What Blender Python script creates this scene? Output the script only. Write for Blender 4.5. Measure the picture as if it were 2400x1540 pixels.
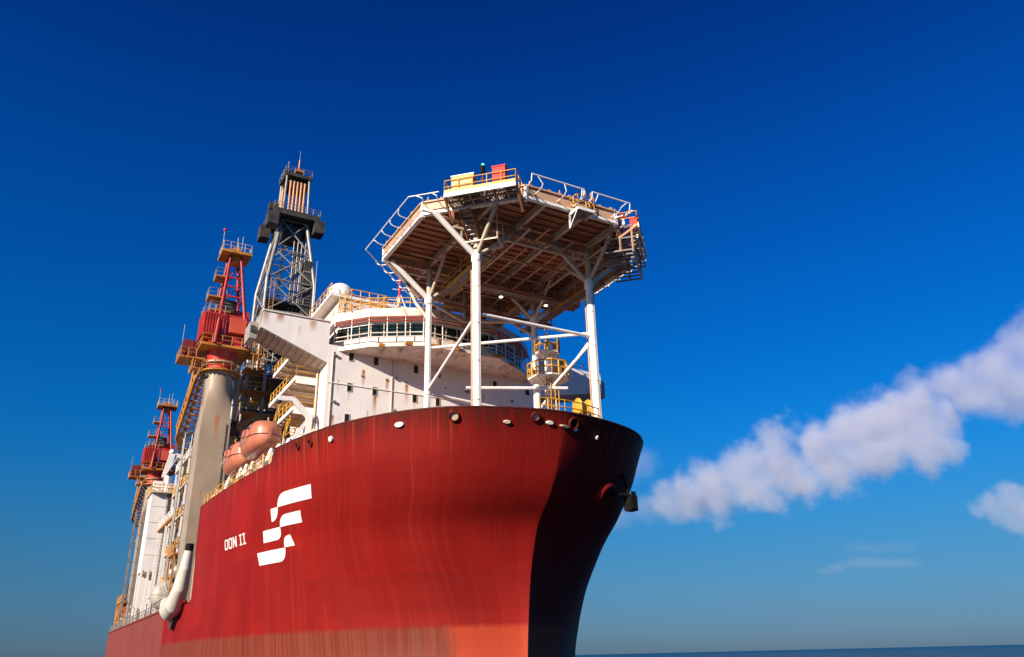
import bpy, math, random
import numpy as np
from mathutils import Vector, Matrix
random.seed(7)
scene = bpy.context.scene
for o in list(bpy.data.objects): bpy.data.objects.remove(o)
COL = scene.collection

# ------------------------------------------------------------------ camera
# World axes follow the ship: +X towards the bow, +Y to port, Z up from the sea.
CAM = Vector((55.05, -31.24, 4.0))
PITCH, ROLL = math.radians(22.5), math.radians(1.35)
cd = bpy.data.cameras.new('camera'); cam = bpy.data.objects.new('camera', cd); COL.objects.link(cam)
Rv, Fh, Zv = Vector((.5, .8660254, 0)), Vector((-.8660254, .5, 0)), Vector((0, 0, 1))
Vd = Fh*math.cos(PITCH) + Zv*math.sin(PITCH)
Uv = -Fh*math.sin(PITCH) + Zv*math.cos(PITCH)
right = Rv*math.cos(ROLL) - Uv*math.sin(ROLL)
upv = Rv*math.sin(ROLL) + Uv*math.cos(ROLL)
M = Matrix((right, upv, -Vd)).transposed().to_4x4(); M.translation = CAM
cam.matrix_world = M
cd.sensor_width = 36; cd.lens = 1855*36/2400; cd.clip_start = .5; cd.clip_end = 90000
scene.camera = cam

# ------------------------------------------------------------------ sky, sun, exposure
SUN_EL, SUN_A = math.radians(22), math.radians(23.5)       # elevation; degrees forward of the starboard beam
sund = Vector((math.sin(SUN_A)*math.cos(SUN_EL), -math.cos(SUN_A)*math.cos(SUN_EL), math.sin(SUN_EL)))
w = bpy.data.worlds.new('World'); scene.world = w; w.use_nodes = True
nt = w.node_tree; nt.nodes.clear()
sky = nt.nodes.new('ShaderNodeTexSky'); sky.sky_type = 'NISHITA'; sky.sun_disc = False
sky.sun_elevation = SUN_EL; sky.sun_rotation = math.atan2(sund.x, sund.y)
sky.air_density = 1.0; sky.dust_density = 0.3; sky.ozone_density = 3.0; sky.altitude = 0
tc = nt.nodes.new('ShaderNodeTexCoord'); sep = nt.nodes.new('ShaderNodeSeparateXYZ')
nt.links.new(tc.outputs['Generated'], sep.inputs[0])
ramp = nt.nodes.new('ShaderNodeValToRGB'); ramp.color_ramp.interpolation = 'B_SPLINE'
SKYR = [(0, (.12, .205, .41)), (.02, (.12, .22, .43)), (.068, (.125, .26, .44)), (.143, (.09, .345, .53)), (.24, (.008, .41, .79)),
        (.383, (.004, .36, .86)), (.556, (.004, .285, .84)), (.72, (.004, .15, .60)), (1, (.004, .11, .5))]
cr = ramp.color_ramp
while len(cr.elements) < len(SKYR): cr.elements.new(.5)
for e, (p, c) in zip(cr.elements, SKYR): e.position = p; e.color = (*c, 1)
nt.links.new(sep.outputs[2], ramp.inputs[0])
mul = nt.nodes.new('ShaderNodeMix'); mul.data_type = 'RGBA'; mul.blend_type = 'MULTIPLY'; mul.inputs[0].default_value = 1
nt.links.new(sky.outputs[0], mul.inputs[6]); nt.links.new(ramp.outputs[0], mul.inputs[7])
bg = nt.nodes.new('ShaderNodeBackground'); bg.inputs[1].default_value = .088
out = nt.nodes.new('ShaderNodeOutputWorld')
nt.links.new(mul.outputs[2], bg.inputs[0]); nt.links.new(bg.outputs[0], out.inputs[0])
ld = bpy.data.lights.new('sun', 'SUN'); ld.energy = 5.0; ld.angle = math.radians(.53); ld.color = (1, .89, .74)
sun = bpy.data.objects.new('sun', ld); COL.objects.link(sun)
sun.rotation_euler = (-sund).to_track_quat('-Z', 'Y').to_euler(); sun.location = (60, -120, 90)
vs = scene.view_settings; vs.view_transform = 'Standard'; vs.look = 'None'; vs.gamma = 1; vs.exposure = .7; vs.use_curve_mapping = False
scene.cycles.max_bounces = 6; scene.cycles.diffuse_bounces = 4; scene.cycles.volume_bounces = 3
scene.cycles.use_denoising = True
scene.cycles.volume_step_rate = .35; scene.cycles.volume_max_steps = 512

# ------------------------------------------------------------------ helpers
class MB:
    """collects shapes in world coordinates; build() links them as one mesh object"""
    def __init__(s): s.v, s.f, s.sm = [], [], []
    def add(s, vs, fs, smooth=False):
        n = len(s.v); s.v += [tuple(p) for p in vs]
        for f in fs: s.f.append(tuple(i+n for i in f)); s.sm.append(smooth)
        return s
    def box(s, c, d):
        x, y, z = c; a, b, h = d[0]/2, d[1]/2, d[2]/2
        return s.add([(x+i*a, y+j*b, z+k*h) for k in (-1, 1) for j in (-1, 1) for i in (-1, 1)],
                     [(0, 2, 3, 1), (4, 5, 7, 6), (0, 1, 5, 4), (2, 6, 7, 3), (0, 4, 6, 2), (1, 3, 7, 5)])
    def span(s, a, b): return s.box([(p+q)/2 for p, q in zip(a, b)], [abs(q-p) for p, q in zip(a, b)])
    def bar(s, p, q, wd, ht=None):
        p, q = Vector(p), Vector(q); ht = ht or wd; d = (q-p).normalized()
        u = Vector((0, 0, 1)).cross(d)
        u = Vector((1, 0, 0)).cross(d) if u.length < 1e-3 else u
        u.normalize(); v = d.cross(u); u *= wd/2; v *= ht/2
        vs_ = [e+i*u+j*v for e in (p, q) for i, j in ((-1, -1), (1, -1), (1, 1), (-1, 1))]
        return s.add(vs_, [(3, 2, 1, 0), (4, 5, 6, 7), (0, 1, 5, 4), (1, 2, 6, 5), (2, 3, 7, 6), (3, 0, 4, 7)])
    def tube(s, p, q, r, n=8, r2=None):
        p, q = Vector(p), Vector(q); r2 = r if r2 is None else r2; d = (q-p).normalized()
        u = Vector((0, 0, 1)).cross(d); u = Vector((1, 0, 0)) if u.length < 1e-3 else u.normalized(); v = d.cross(u)
        vs_ = []
        for e, rr in ((p, r), (q, r2)): vs_ += [e+(u*math.cos(2*math.pi*k/n)+v*math.sin(2*math.pi*k/n))*rr for k in range(n)]
        s.add(vs_, [(k, (k+1) % n, n+(k+1) % n, n+k) for k in range(n)], True)
        return s.add(vs_, [tuple(range(n-1, -1, -1)), tuple(range(n, 2*n))])
    def path(s, pts, r, n=6):
        for a, b in zip(pts[:-1], pts[1:]): s.tube(a, b, r, n)
        return s
    def lathe(s, c, prof, n=20, axis='z'):
        vs_ = []
        for r, h in prof:
            for k in range(n):
                a = 2*math.pi*k/n; x, y = r*math.cos(a), r*math.sin(a)
                vs_.append((c[0]+x, c[1]+y, c[2]+h) if axis == 'z' else ((c[0]+h, c[1]+x, c[2]+y) if axis == 'x' else (c[0]+y, c[1]+h, c[2]+x)))
        m = len(prof)
        s.add(vs_, [(i*n+k, i*n+(k+1) % n, (i+1)*n+(k+1) % n, (i+1)*n+k) for i in range(m-1) for k in range(n)], True)
        return s.add(vs_, [tuple(range(n-1, -1, -1)), tuple((m-1)*n+k for k in range(n))])
    def prism(s, pts, off):
        n = len(pts); o = Vector(off); vs_ = [Vector(p) for p in pts]+[Vector(p)+o for p in pts]
        return s.add(vs_, [tuple(range(n-1, -1, -1)), tuple(range(n, 2*n))]+[(k, (k+1) % n, n+(k+1) % n, n+k) for k in range(n)])
    def build(s, name, mat, parent=None):
        me = bpy.data.meshes.new(name); org = Vector(ORG.get(parent, (0, 0, 0))) if parent else Vector((0, 0, 0))
        me.from_pydata([Vector(p)-org for p in s.v], [], s.f); me.update()
        me.polygons.foreach_set('use_smooth', s.sm)
        me.materials.append(mat)
        import bmesh
        b = bmesh.new(); b.from_mesh(me); bmesh.ops.recalc_face_normals(b, faces=b.faces); b.to_mesh(me); b.free()
        o = bpy.data.objects.new(name, me); COL.objects.link(o)
        if parent: o.parent = PO[parent] if isinstance(parent, str) else parent
        ORG[o] = org
        return o
ORG = {}
def tag(o, label, cat, group=None):
    o['label'] = label; o['category'] = cat
    if group: o['group'] = group
    return o
def thing(name, label, cat, loc=(0, 0, 0), group=None):
    o = bpy.data.objects.new(name, None); COL.objects.link(o); o.location = loc; o.empty_display_size = .5
    ORG[o] = Vector(loc); return tag(o, label, cat, group)
def one(name, mb, mat, label, cat, group=None): return tag(mb.build(name, mat), label, cat, group)
def copy_tree(o, parent=None):
    c = o.copy(); COL.objects.link(c)
    if parent: c.parent = parent
    for ch in list(o.children): copy_tree(ch, c)
    return c
def bars(name, segs, wd, mat, parent, ht=None):
    for p, q in segs: MB().bar(p, q, wd, ht).build(name, mat, parent)
def tubes(name, segs, r, mat, parent, n=8):
    for p, q in segs: MB().tube(p, q, r, n).build(name, mat, parent)
def rail(mb, pts, h=1.1, r=.04, step=1.5, closed=False):
    """guard rail along a floor-level polyline: posts, hand rail, knee rail"""
    pts = [Vector(p) for p in pts]
    if closed: pts.append(pts[0])
    for a, b in zip(pts[:-1], pts[1:]):
        n = max(1, round((b-a).length/step))
        for k in range(n+1):
            p = a.lerp(b, k/n); mb.tube(p, p+Vector((0, 0, h)), r, 5)
        for hh in (h, h*.52): mb.tube(a+Vector((0, 0, hh)), b+Vector((0, 0, hh)), r, 5)
    return mb
def ladder(mb, p, q, side, wd=.5, r=.035, step=.32):
    p, q, sd = Vector(p), Vector(q), Vector(side).normalized()*wd/2
    mb.tube(p-sd, q-sd, r, 5); mb.tube(p+sd, q+sd, r, 5)
    n = int((q-p).length/step)
    for k in range(1, n): m = p.lerp(q, k/n); mb.tube(m-sd, m+sd, r*.8, 4)
    return mb

# ------------------------------------------------------------------ materials
class Mat:
    def __init__(s, name, rough=.5, metal=0):
        s.m = bpy.data.materials.new(name); s.m.use_nodes = True; s.t = s.m.node_tree
        s.b = s.t.nodes['Principled BSDF']; s.b.inputs['Roughness'].default_value = rough; s.b.inputs['Metallic'].default_value = metal
        s.geo = s.N('ShaderNodeNewGeometry'); s.pos = s.geo.outputs['Position']
    def N(s, k): return s.t.nodes.new(k)
    def L(s, a, b): s.t.links.new(a, b)
    def noise(s, scale, stretch=(1, 1, 1), detail=4, rough=.55, off=(0, 0, 0)):
        mp = s.N('ShaderNodeMapping'); mp.inputs['Scale'].default_value = stretch; mp.inputs['Location'].default_value = off; s.L(s.pos, mp.inputs[0])
        n = s.N('ShaderNodeTexNoise'); n.inputs['Scale'].default_value = scale; n.inputs['Detail'].default_value = detail; n.inputs['Roughness'].default_value = rough
        s.L(mp.outputs[0], n.inputs['Vector']); return n.outputs['Fac']
    def rng(s, x, a, b, c=0, d=1, smooth=True):
        n = s.N('ShaderNodeMapRange'); n.interpolation_type = 'SMOOTHSTEP' if smooth else 'LINEAR'
        for i, v in enumerate((a, b, c, d)): n.inputs[i+1].default_value = v
        s.L(x, n.inputs[0]); return n.outputs[0]
    def math(s, op, a, b=None, c=None):
        n = s.N('ShaderNodeMath'); n.operation = op
        for i, x in enumerate((a, b, c)):
            if x is None: continue
            if isinstance(x, (int, float)): n.inputs[i].default_value = x
            else: s.L(x, n.inputs[i])
        return n.outputs[0]
    def mix(s, fac, a, b, mode='MIX'):
        n = s.N('ShaderNodeMix'); n.data_type = 'RGBA'; n.blend_type = mode
        for i, x in ((0, fac), (6, a), (7, b)):
            if isinstance(x, (int, float)): n.inputs[i].default_value = x
            elif isinstance(x, tuple): n.inputs[i].default_value = (*x, 1)
            else: s.L(x, n.inputs[i])
        return n.outputs[2]
    def xyz(s):
        n = s.N('ShaderNodeSeparateXYZ'); s.L(s.pos, n.inputs[0]); return n.outputs
    def bump(s, h, strength=.3, dist=.05):
        n = s.N('ShaderNodeBump'); n.inputs['Strength'].default_value = strength; n.inputs['Distance'].default_value = dist
        s.L(h, n.inputs['Height']); s.L(n.outputs[0], s.b.inputs['Normal'])
    def done(s, col):
        if isinstance(col, tuple): s.b.inputs['Base Color'].default_value = (*col, 1)
        else: s.L(col, s.b.inputs['Base Color'])
        return s.m
RUST = (.30, .085, .022)
def paint(name, col, rough=.5, var=.12, streak=.25, rust=.15, rustcol=RUST, metal=0):
    M_ = Mat(name, rough, metal)
    dk = tuple(c*(1-var*1.6) for c in col); lt = tuple(min(1, c*(1+var*.6)) for c in col)
    c = M_.mix(M_.rng(M_.noise(.7), .3, .7), dk, lt)
    if streak: c = M_.mix(M_.math('MULTIPLY', M_.rng(M_.noise(1.0, (2.2, 2.2, .12), 5), .52, .75), streak), c, tuple(v*.45 for v in col))
    if rust:
        r1 = M_.rng(M_.noise(1.0, (1.4, 1.4, .35), 6, .65, (11, 3, 5)), .64-rust*.25, .74, 0, 1)
        c = M_.mix(M_.math('MULTIPLY', r1, min(1, .35+rust)), c, rustcol)
    M_.bump(M_.noise(3.0, (1, 1, .6), 3), .12, .03)
    return M_.done(c)

MT = {}
MT['white'] = paint('white_paint', (.86, .80, .75), .45, .06, .22, .10)
MT['white_rusty'] = paint('white_paint_rusty', (.76, .65, .56), .5, .10, .35, .55)
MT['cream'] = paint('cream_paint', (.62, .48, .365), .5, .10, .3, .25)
MT['grey'] = paint('grey_paint', (.36, .32, .275), .5, .08, .18, .05)
MT['steel'] = paint('galvanised_steel', (.30, .275, .245), .45, .15, .25, .15, metal=.2)
MT['dark'] = paint('dark_steel', (.055, .048, .042), .55, .3, .2, .25)
MT['brownsteel'] = paint('weathered_warm_shade', (.52, .21, .095), .6, .18, .25, .3)  # brown base holds the warm bounced shade under the helideck
MT['tan'] = paint('weathered_beam', (.54, .32, .20), .55, .14, .25, .25)
MT['yellow'] = paint('safety_yellow', (.68, .34, .025), .45, .12, .25, .3)
MT['orange'] = paint('ochre_orange', (.50, .20, .030), .5, .2, .3, .5)
MT['red'] = paint('crane_red', (.48, .035, .020), .45, .15, .3, .2)
MT['boxred'] = paint('bright_red_box', (.60, .022, .018), .65, .06, .1, 0)
MT['boat'] = paint('lifeboat_orange', (.50, .16, .085), .38, .08, .18, .12)
MT['boatline'] = paint('lifeboat_seam', (.10, .035, .02), .6, .1, 0, 0)
MT['logo'] = paint('logo_white', (.76, .72, .67), .6, .06, .22, .08)
MT['black'] = paint('black_and_shade', (.010, .009, .008), .8, .2, 0, 0); MT['black'].node_tree.nodes['Principled BSDF'].inputs['Specular IOR Level'].default_value = .1  # black base also carries shade: anchor silhouette, openings, wheelhouse interior
MT['deckred'] = paint('red_oxide_deck', (.34, .13, .075), .7, .2, .1, .2)
MT['orangelit'] = paint('orange_lit_tube', (.55, .25, .10), .4, .15, .3, .3)  # orange light on the derrick-top tubes put into their base colour
MT['blue'] = paint('blue_equipment', (.03, .10, .28), .5, .15, .2, .1)
MT['ventwhite'] = paint('drum_white', (.60, .55, .47), .45, .08, .3, .15)
g = Mat('tinted_glass', .10); g.b.inputs['Specular IOR Level'].default_value = .35
MT['glass'] = g.done((.012, .022, .018))
g = Mat('grating', .6); MT['grating'] = g.done(g.mix(g.rng(g.noise(2.5), .35, .65), (.10, .085, .07), (.22, .19, .16)))
g = Mat('lamp_glow', .3); g.b.inputs['Emission Color'].default_value = (1, .85, .55, 1); g.b.inputs['Emission Strength'].default_value = 2.5
MT['lamp'] = g.done((.9, .8, .6))
g = Mat('beacon_green', .3); g.b.inputs['Emission Color'].default_value = (.1, .9, .35, 1); g.b.inputs['Emission Strength'].default_value = 1.2
MT['green'] = g.done((.05, .5, .2))

# white wall with painted-on rust runs (stains that have their own shape)
def wall_with_runs():
    M_ = Mat('white_wall_rust_runs', .45)
    X = M_.xyz()
    c = M_.mix(M_.rng(M_.noise(.5), .3, .7), (.80, .735, .695), (.86, .80, .76))
    c = M_.mix(M_.math('MULTIPLY', M_.rng(M_.noise(1.0, (1.6, 1.6, .08), 5), .55, .8), .25), c, (.50, .42, .36))
    jit = M_.noise(2.0, (1, 3, .5), 4)
    for (y, z, wdt, ln, st) in [(-8.55, 28.9, .16, 1.9, .85), (-6.2, 28.4, .15, 1.7, .8), (-4.25, 28.1, .17, 1.9, .9), (-7.35, 26.6, .17, 2.0, .95), (-9.85, 26.7, .10, 1.2, .35),
                               (-11.2, 24.2, .14, 1.2, .8), (-11.35, 29.0, .1, .9, .45), (-2.0, 27.9, .1, 1.5, .4), (-9.0, 22.7, .12, 2.2, .5), (-3.4, 26.4, .1, 1.2, .3), (-10.6, 31.0, .15, 1.4, .5), (-5.3, 25.6, .12, 1.6, .5), (-10.9, 27.6, .1, 1.4, .4), (-8.0, 25.0, .09, 1.5, .45), (-1.6, 25.8, .13, 1.4, .5), (1.6, 27.0, .12, 1.8, .5), (4.0, 28.2, .12, 1.6, .5), (-13.6, 32.9, .3, 1.2, .6), (-16.6, 33.0, .35, .9, .7), (-17.9, 33.0, .3, 1.4, .6), (-14.8, 32.2, .12, 1.5, .3)]:
        dy = M_.math('ABSOLUTE', M_.math('ADD', M_.math('SUBTRACT', X[1], y), M_.math('MULTIPLY_ADD', jit, .10, -.05)))
        a = M_.rng(dy, wdt*.3, wdt*1.5, 1, 0)
        b = M_.math('MULTIPLY', M_.rng(X[2], z-ln, z-.2, 0, 1, False), M_.rng(X[2], z, z+.06, 1, 0))
        c = M_.mix(M_.math('MULTIPLY', M_.math('MULTIPLY', a, b), min(1, st*1.15)), c, (.40, .125, .025))
    seam = None
    for z in (24.0, 27.2): 
        d = M_.rng(M_.math('ABSOLUTE', M_.math('SUBTRACT', X[2], z)), .01, .05, .22, 0); c = M_.mix(d, c, (.45, .40, .36))
    M_.bump(M_.noise(.9, (1, 1, .7), 2), .25, .08)
    return M_.done(c)
MT['wall'] = wall_with_runs()

# ------------------------------------------------------------------ hull form
Y0 = -.8
SZ = [-3, 3.94, 6.45, 9.3, 11.03, 12.88, 14.32, 15.66, 17.33, 19.03, 20.1]
SX = [3.3, 3.45, 3.71, 4.18, 4.65, 5.48, 6.93, 7.89, 8.7, 9.4, 9.94]
D1 = [0, .02, .08, .2, .6, 1.3, 2.5, 5.1, 7.5, 10.9, 18.7, 28, 36, 46, 200]
H1 = [0, 1.2, 2.5, 4.0, 5.6, 7.0, 8.6, 10.9, 12.4, 14.0, 15.8, 16.8, 17.3, 17.5, 17.5]
D0 = [0, .05, .3, 1, 2.5, 5.15, 10, 18, 30, 40, 50, 200]
H0 = [0, .28, .8, 2.0, 4.3, 6.95, 10.6, 14.2, 16.7, 17.3, 17.5, 17.5]
TZ = [-3, 5, 7, 9, 11, 13, 15, 17, 20.1]
TT = [1, 1, .91, .72, .46, .27, .2, .08, 0]
def pchip(X, Y):
    X = np.array(X, float); Y = np.array(Y, float); h = np.diff(X); dl = np.diff(Y)/h; m = np.zeros(len(X))
    for i in range(1, len(X)-1):
        if dl[i-1]*dl[i] > 0:
            w1 = 2*h[i]+h[i-1]; w2 = h[i]+2*h[i-1]; m[i] = (w1+w2)/(w1/dl[i-1]+w2/dl[i])
    m[0] = dl[0]; m[-1] = dl[-1]
    def f(x):
        x = min(max(x, X[0]), X[-1]); i = min(max(int(np.searchsorted(X, x))-1, 0), len(X)-2); t = (x-X[i])/h[i]
        return float(Y[i]*(1+2*t)*(1-t)**2+h[i]*m[i]*t*(1-t)**2+Y[i+1]*t*t*(3-2*t)+h[i]*m[i+1]*t*t*(t-1))
    return f
f1, f0, stem = pchip(D1, H1), pchip(D0, H0), pchip(SZ, SX)
def half(x, z):
    d = max(0, stem(z)-x); k_ = min(1, max(0, (d-4)/9)); k_ = k_*k_*(3-2*k_)
    t = float(np.interp(z, TZ, TT))*(1-k_)+k_*float(np.interp(z, [4, 20], [1, 0]))
    return ((1-t)*f1(d)+t*f0(d))*(1-float(np.interp(z, [13, 15, 18, 20], [.88, .87, .82, .6]))*math.exp(-d))
def on_hull(x, z, side=-1, off=0.0):
    """point on the shell and its outward normal"""
    def P(x, z): return Vector((x, Y0+side*half(x, z), z))
    e = .05; n = (P(x+e, z)-P(x-e, z)).cross(P(x, z+e)-P(x, z-e)).normalized()
    if n.y*side < 0: n = -n
    return P(x, z)+n*off, n
XB, XA = -33.0, -127.0            # aft end of the raised forecastle; stern
def ztop(x): return 20.0 if x > -9.3 else (19.0 if x < -9.9 else 19.0+(x+9.9)/.6)

def hull_material():
    M_ = Mat('red_hull_paint', .42); X = M_.xyz()
    uvn = M_.N('ShaderNodeUVMap'); uvn.uv_map = 'girth'
    um = M_.N('ShaderNodeVectorMath'); um.operation = 'SCALE'; um.inputs['Scale'].default_value = 100; M_.L(uvn.outputs[0], um.inputs[0])
    world = M_.pos; M_.pos = um.outputs[0]
    fine = M_.noise(1.0, (3.2, .05, 1), 4, .6); broad = M_.noise(1.0, (.30, .10, 1), 3); mott = M_.noise(.25, (1, .8, 1), 5)
    red = M_.mix(M_.rng(broad, .3, .7), (.205, .0050, .0026), (.245, .0072, .0038))
    red = M_.mix(M_.math('MULTIPLY', M_.rng(mott, .45, .7), .4), red, (.165, .0036, .0024))
    lowf = M_.rng(X[2], 6, 16, 1, .3, False)
    red = M_.mix(M_.math('MULTIPLY', M_.math('MULTIPLY', M_.rng(fine, .54, .74), lowf), .36), red, (.31, .030, .017))
    red = M_.mix(M_.math('MULTIPLY', M_.rng(M_.noise(1.0, (1.1, .035, 1), 5, .6, (3, 9, 0)), .55, .8), .30), red, (.12, .0035, .0026))
    # single pale scratches
    red = M_.mix(M_.math('MULTIPLY', M_.rng(M_.noise(1.0, (4.0, .03, 1), 2, .5, (31, 2, 0)), .66, .80), .20), red, (.46, .12, .08))
    # hull plates: faint tone change from plate to plate and thin weld seams
    bk = M_.N('ShaderNodeTexBrick'); M_.L(M_.pos, bk.inputs['Vector']); bk.offset = .5
    for nm, v in (('Scale', 1.0), ('Mortar Size', .035), ('Mortar Smooth', .6), ('Brick Width', 9.0), ('Row Height', 2.4), ('Bias', 0.0)): bk.inputs[nm].default_value = v
    bk.inputs['Color1'].default_value = (.86, .86, .86, 1); bk.inputs['Color2'].default_value = (1.06, 1.06, 1.06, 1); bk.inputs['Mortar'].default_value = (.74, .74, .74, 1)
    red = M_.mix(.75, red, bk.outputs['Color'], 'MULTIPLY')
    # rust runs from the deck edge
    edge = M_.math('ADD', X[2], M_.math('MULTIPLY', M_.noise(1.0, (1.6, .01, 1), 5, .65, (5, 5, 5)), 6.5))
    run = M_.math('MULTIPLY', M_.rng(edge, 21.2, 23.6), M_.rng(X[2], 15.5, 19.8, .1, 1))
    red = M_.mix(M_.math('MULTIPLY', run, .8), red, (.06, .010, .006))
    run2 = M_.math('MULTIPLY', M_.rng(M_.noise(1.0, (2.6, .02, 1), 4, .6, (15, 5, 5)), .54, .70), M_.rng(X[2], 15.8, 19.6, 0, .75))
    red = M_.mix(run2, red, (.38, .055, .012))
    lip = M_.math('MULTIPLY', M_.rng(X[2], 19.75, 19.95), M_.rng(M_.noise(1.0, (1.2, 1, 1), 4), .4, .6)); red = M_.mix(M_.math('MULTIPLY', lip, .7), red, (.05, .015, .01))
    # faded boot-topping below the paint line
    boot = M_.mix(M_.rng(fine, .35, .65), (.15, .021, .010), (.19, .040, .021))
    boot = M_.mix(M_.math('MULTIPLY', M_.rng(M_.noise(1.0, (1.6, .12, 1), 5, .65, (7, 1, 2)), .48, .7), .45), boot, (.115, .017, .009))
    boot = M_.mix(M_.math('MULTIPLY', M_.rng(M_.noise(1.0, (2.6, .5, 1), 5, .65, (2, 1, 2)), .62, .74), .45), boot, (.12, .04, .026))
    patch = M_.rng(M_.math('ADD', X[0], M_.math('MULTIPLY', M_.noise(1.0, (1.5, .6, 1), 4), .8)), .6, 1.5)
    boot = M_.mix(M_.math('MULTIPLY', patch, .8), boot, (.40, .042, .013))
    brown = M_.math('MULTIPLY', M_.rng(X[0], -1.5, -1.2), M_.rng(X[0], -.9, -.6, 1, 0))
    boot = M_.mix(M_.math('MULTIPLY', brown, .45), boot, (.15, .042, .025))
    wob = M_.math('ADD', X[2], M_.math('MULTIPLY_ADD', M_.noise(1.0, (2.5, .1, 1), 4), .3, -.15))
    c = M_.mix(M_.rng(wob, 5.8, 6.3), boot, red)
    # faded coat aft of the forecastle, glare along that side put into its colour
    coat_glare = M_.mix(M_.rng(fine, .35, .7), (.175, .032, .024), (.225, .058, .042))
    coat_glare = M_.mix(M_.math('MULTIPLY', M_.rng(mott, .45, .7), .5), coat_glare, (.15, .026, .019))
    c = M_.mix(M_.rng(X[0], -49.1, -48.9, 1, 0), c, coat_glare)
    # plating: slight oil-canning between frames
    h = M_.math('ADD', M_.noise(1.0, (.35, .3, 1), 2), M_.math('ADD', M_.math('MULTIPLY', M_.noise(1.0, (1.3, .12, 1), 2, .5, (8, 8, 0)), .25), M_.math('MULTIPLY', bk.outputs['Fac'], -.12)))
    M_.b.inputs['Specular IOR Level'].default_value = .2; M_.bump(h, .12, .08)
    M_.L(M_.rng(fine, .3, .7, .55, .7), M_.b.inputs['Roughness'])
    return M_.done(c)
MT['hull'] = hull_material()

def build_hull():
    svals = [0, .0004, .0012, .0025, .0045, .008, .013, .02, .03, .043, .06, .08, .105, .135, .17, .21, .255, .305, .36, .42, .48, .54, .60, .66, .72, .78, .84, .89, .94, 1.0]
    # a column boundary at the step in the forecastle edge
    nf = len(svals); na = 12; NZ = 40
    mb = MB(); grid = {}
    def zlist(x, aft): 
        top = 10.0 if aft else ztop(x)
        return top
    verts = []
    def col_xy(s, z, side):
        xs = stem(z); x = xs-s*(xs-XB); return (x, Y0+side*half(x, z), z)
    # insert two parameters so that columns sit on the step
    xs20 = stem(20)
    extra = [(xs20+9.3)/(xs20-XB), (xs20+9.9)/(xs20-XB)]
    sv = sorted(svals+extra)
    for side in (-1, 1):
        rows = []
        for s in sv:
            colv = []
            xt = xs20-s*(xs20-XB); top = ztop(xt+1e-6) if s < 1 else 19.0
            if s == extra[0]: top = 20.0
            if s == extra[1]: top = 19.0
            for k in range(NZ+1):
                z = -2.5+(top+2.5)*k/NZ; colv.append(col_xy(s, z, side))
            rows.append(colv)
        n0 = len(mb.v); mb.v += [p for c in rows for p in c]
        for i in range(len(rows)-1):
            for k in range(NZ):
                q = (n0+i*(NZ+1)+k, n0+(i+1)*(NZ+1)+k, n0+(i+1)*(NZ+1)+k+1, n0+i*(NZ+1)+k+1)
                mb.f.append(q if side < 0 else q[::-1]); mb.sm.append(True)
        # parallel body aft
        rows = []
        for i in range(na+1):
            x = XB+(XA-XB)*i/na; rows.append([(x, Y0+side*half(x, z), z) for z in np.linspace(-2.5, 10, 9)])
        n0 = len(mb.v); mb.v += [p for c in rows for p in c]
        for i in range(na):
            for k in range(8):
                q = (n0+i*9+k, n0+(i+1)*9+k, n0+(i+1)*9+k+1, n0+i*9+k+1)
                mb.f.append(q if side < 0 else q[::-1]); mb.sm.append(True)
    hb = MB(); hb.v, hb.f, hb.sm = mb.v, mb.f, mb.sm
    hb.prism([(XA, Y0-17.5, -2.5), (XA, Y0+17.5, -2.5), (XA, Y0+17.5, 10), (XA, Y0-17.5, 10)], (-.3, 0, 0))
    me = bpy.data.meshes.new('ship_hull'); me.from_pydata(hb.v, [], hb.f); me.update(); me.polygons.foreach_set('use_smooth', hb.sm)
    # girth coordinate (metres round the deck edge, height) so that weathering runs down the plating
    U = []
    deckl = [Vector((xs20-s*(xs20-XB), half(xs20-s*(xs20-XB), 20), 0)) for s in sv]; acc = [0]
    for a, b in zip(deckl[:-1], deckl[1:]): acc.append(acc[-1]+(b-a).length)
    for side in (-1, 1):
        for i in range(len(sv)): U += [side*acc[i]]*(NZ+1)
        for i in range(na+1): U += [side*(acc[-1]+(XB-XA)*i/na)]*9
    U += [0]*(len(hb.v)-len(U))
    uv = me.uv_layers.new(name='girth')
    for l in me.loops: v_ = hb.v[l.vertex_index]; uv.data[l.index].uv = (U[l.vertex_index]*.01, v_[2]*.01)
    me.materials.append(MT['hull'])
    o = bpy.data.objects.new('ship_hull', me); COL.objects.link(o); ORG[o] = Vector((0, 0, 0))
    # decks, bulwark inner face and transverse end wall of the raised forecastle
    def outline(z, inset, x0):
        pts = []
        for s in sv:
            x = stem(z)-s*(stem(z)-XB)
            if x < x0-1e-6: continue
            pts.append((x, max(0, half(x, z)-inset)))
        return [(x, Y0-h, z) for x, h in reversed(pts)]+[(x, Y0+h, z) for x, h in pts[1:]]
    dk = MB(); dk.prism([(x, y, 18.6) for x, y, z in outline(16.6, .4, XB)], (0, 0, -.25)); dk.build('forecastle_deck', MT['deckred'], o)
    rim = MB()
    for side in (-1, 1):
        tops = []
        for s in sv:
            xt = xs20-s*(xs20-XB); top = 20.0 if s <= extra[0] else 19.0
            x = stem(top)-s*(stem(top)-XB); zl = top-1.5; xl = stem(zl)-s*(stem(zl)-XB); low = Vector((xl-.3, Y0+side*max(0, half(xl, zl)-.34), zl)); tops.append((Vector((x, Y0+side*half(x, top), top)), Vector((x-.3, Y0+side*max(0, half(x, top)-.34), top)), low))
        for (a, ai, al_), (b, bi, bl_) in zip(tops[:-1], tops[1:]):
            rim.add([a+Vector((0, 0, .04)), b+Vector((0, 0, .04)), bi+Vector((0, 0, .04)), ai+Vector((0, 0, .04)), al_, bl_, a+Vector((0, 0, -.05)), b+Vector((0, 0, -.05))],
                    [(0, 1, 2, 3), (3, 2, 5, 4), (6, 7, 1, 0)])
    rim.build('bulwark_rim', MT['hull'], o)
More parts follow.
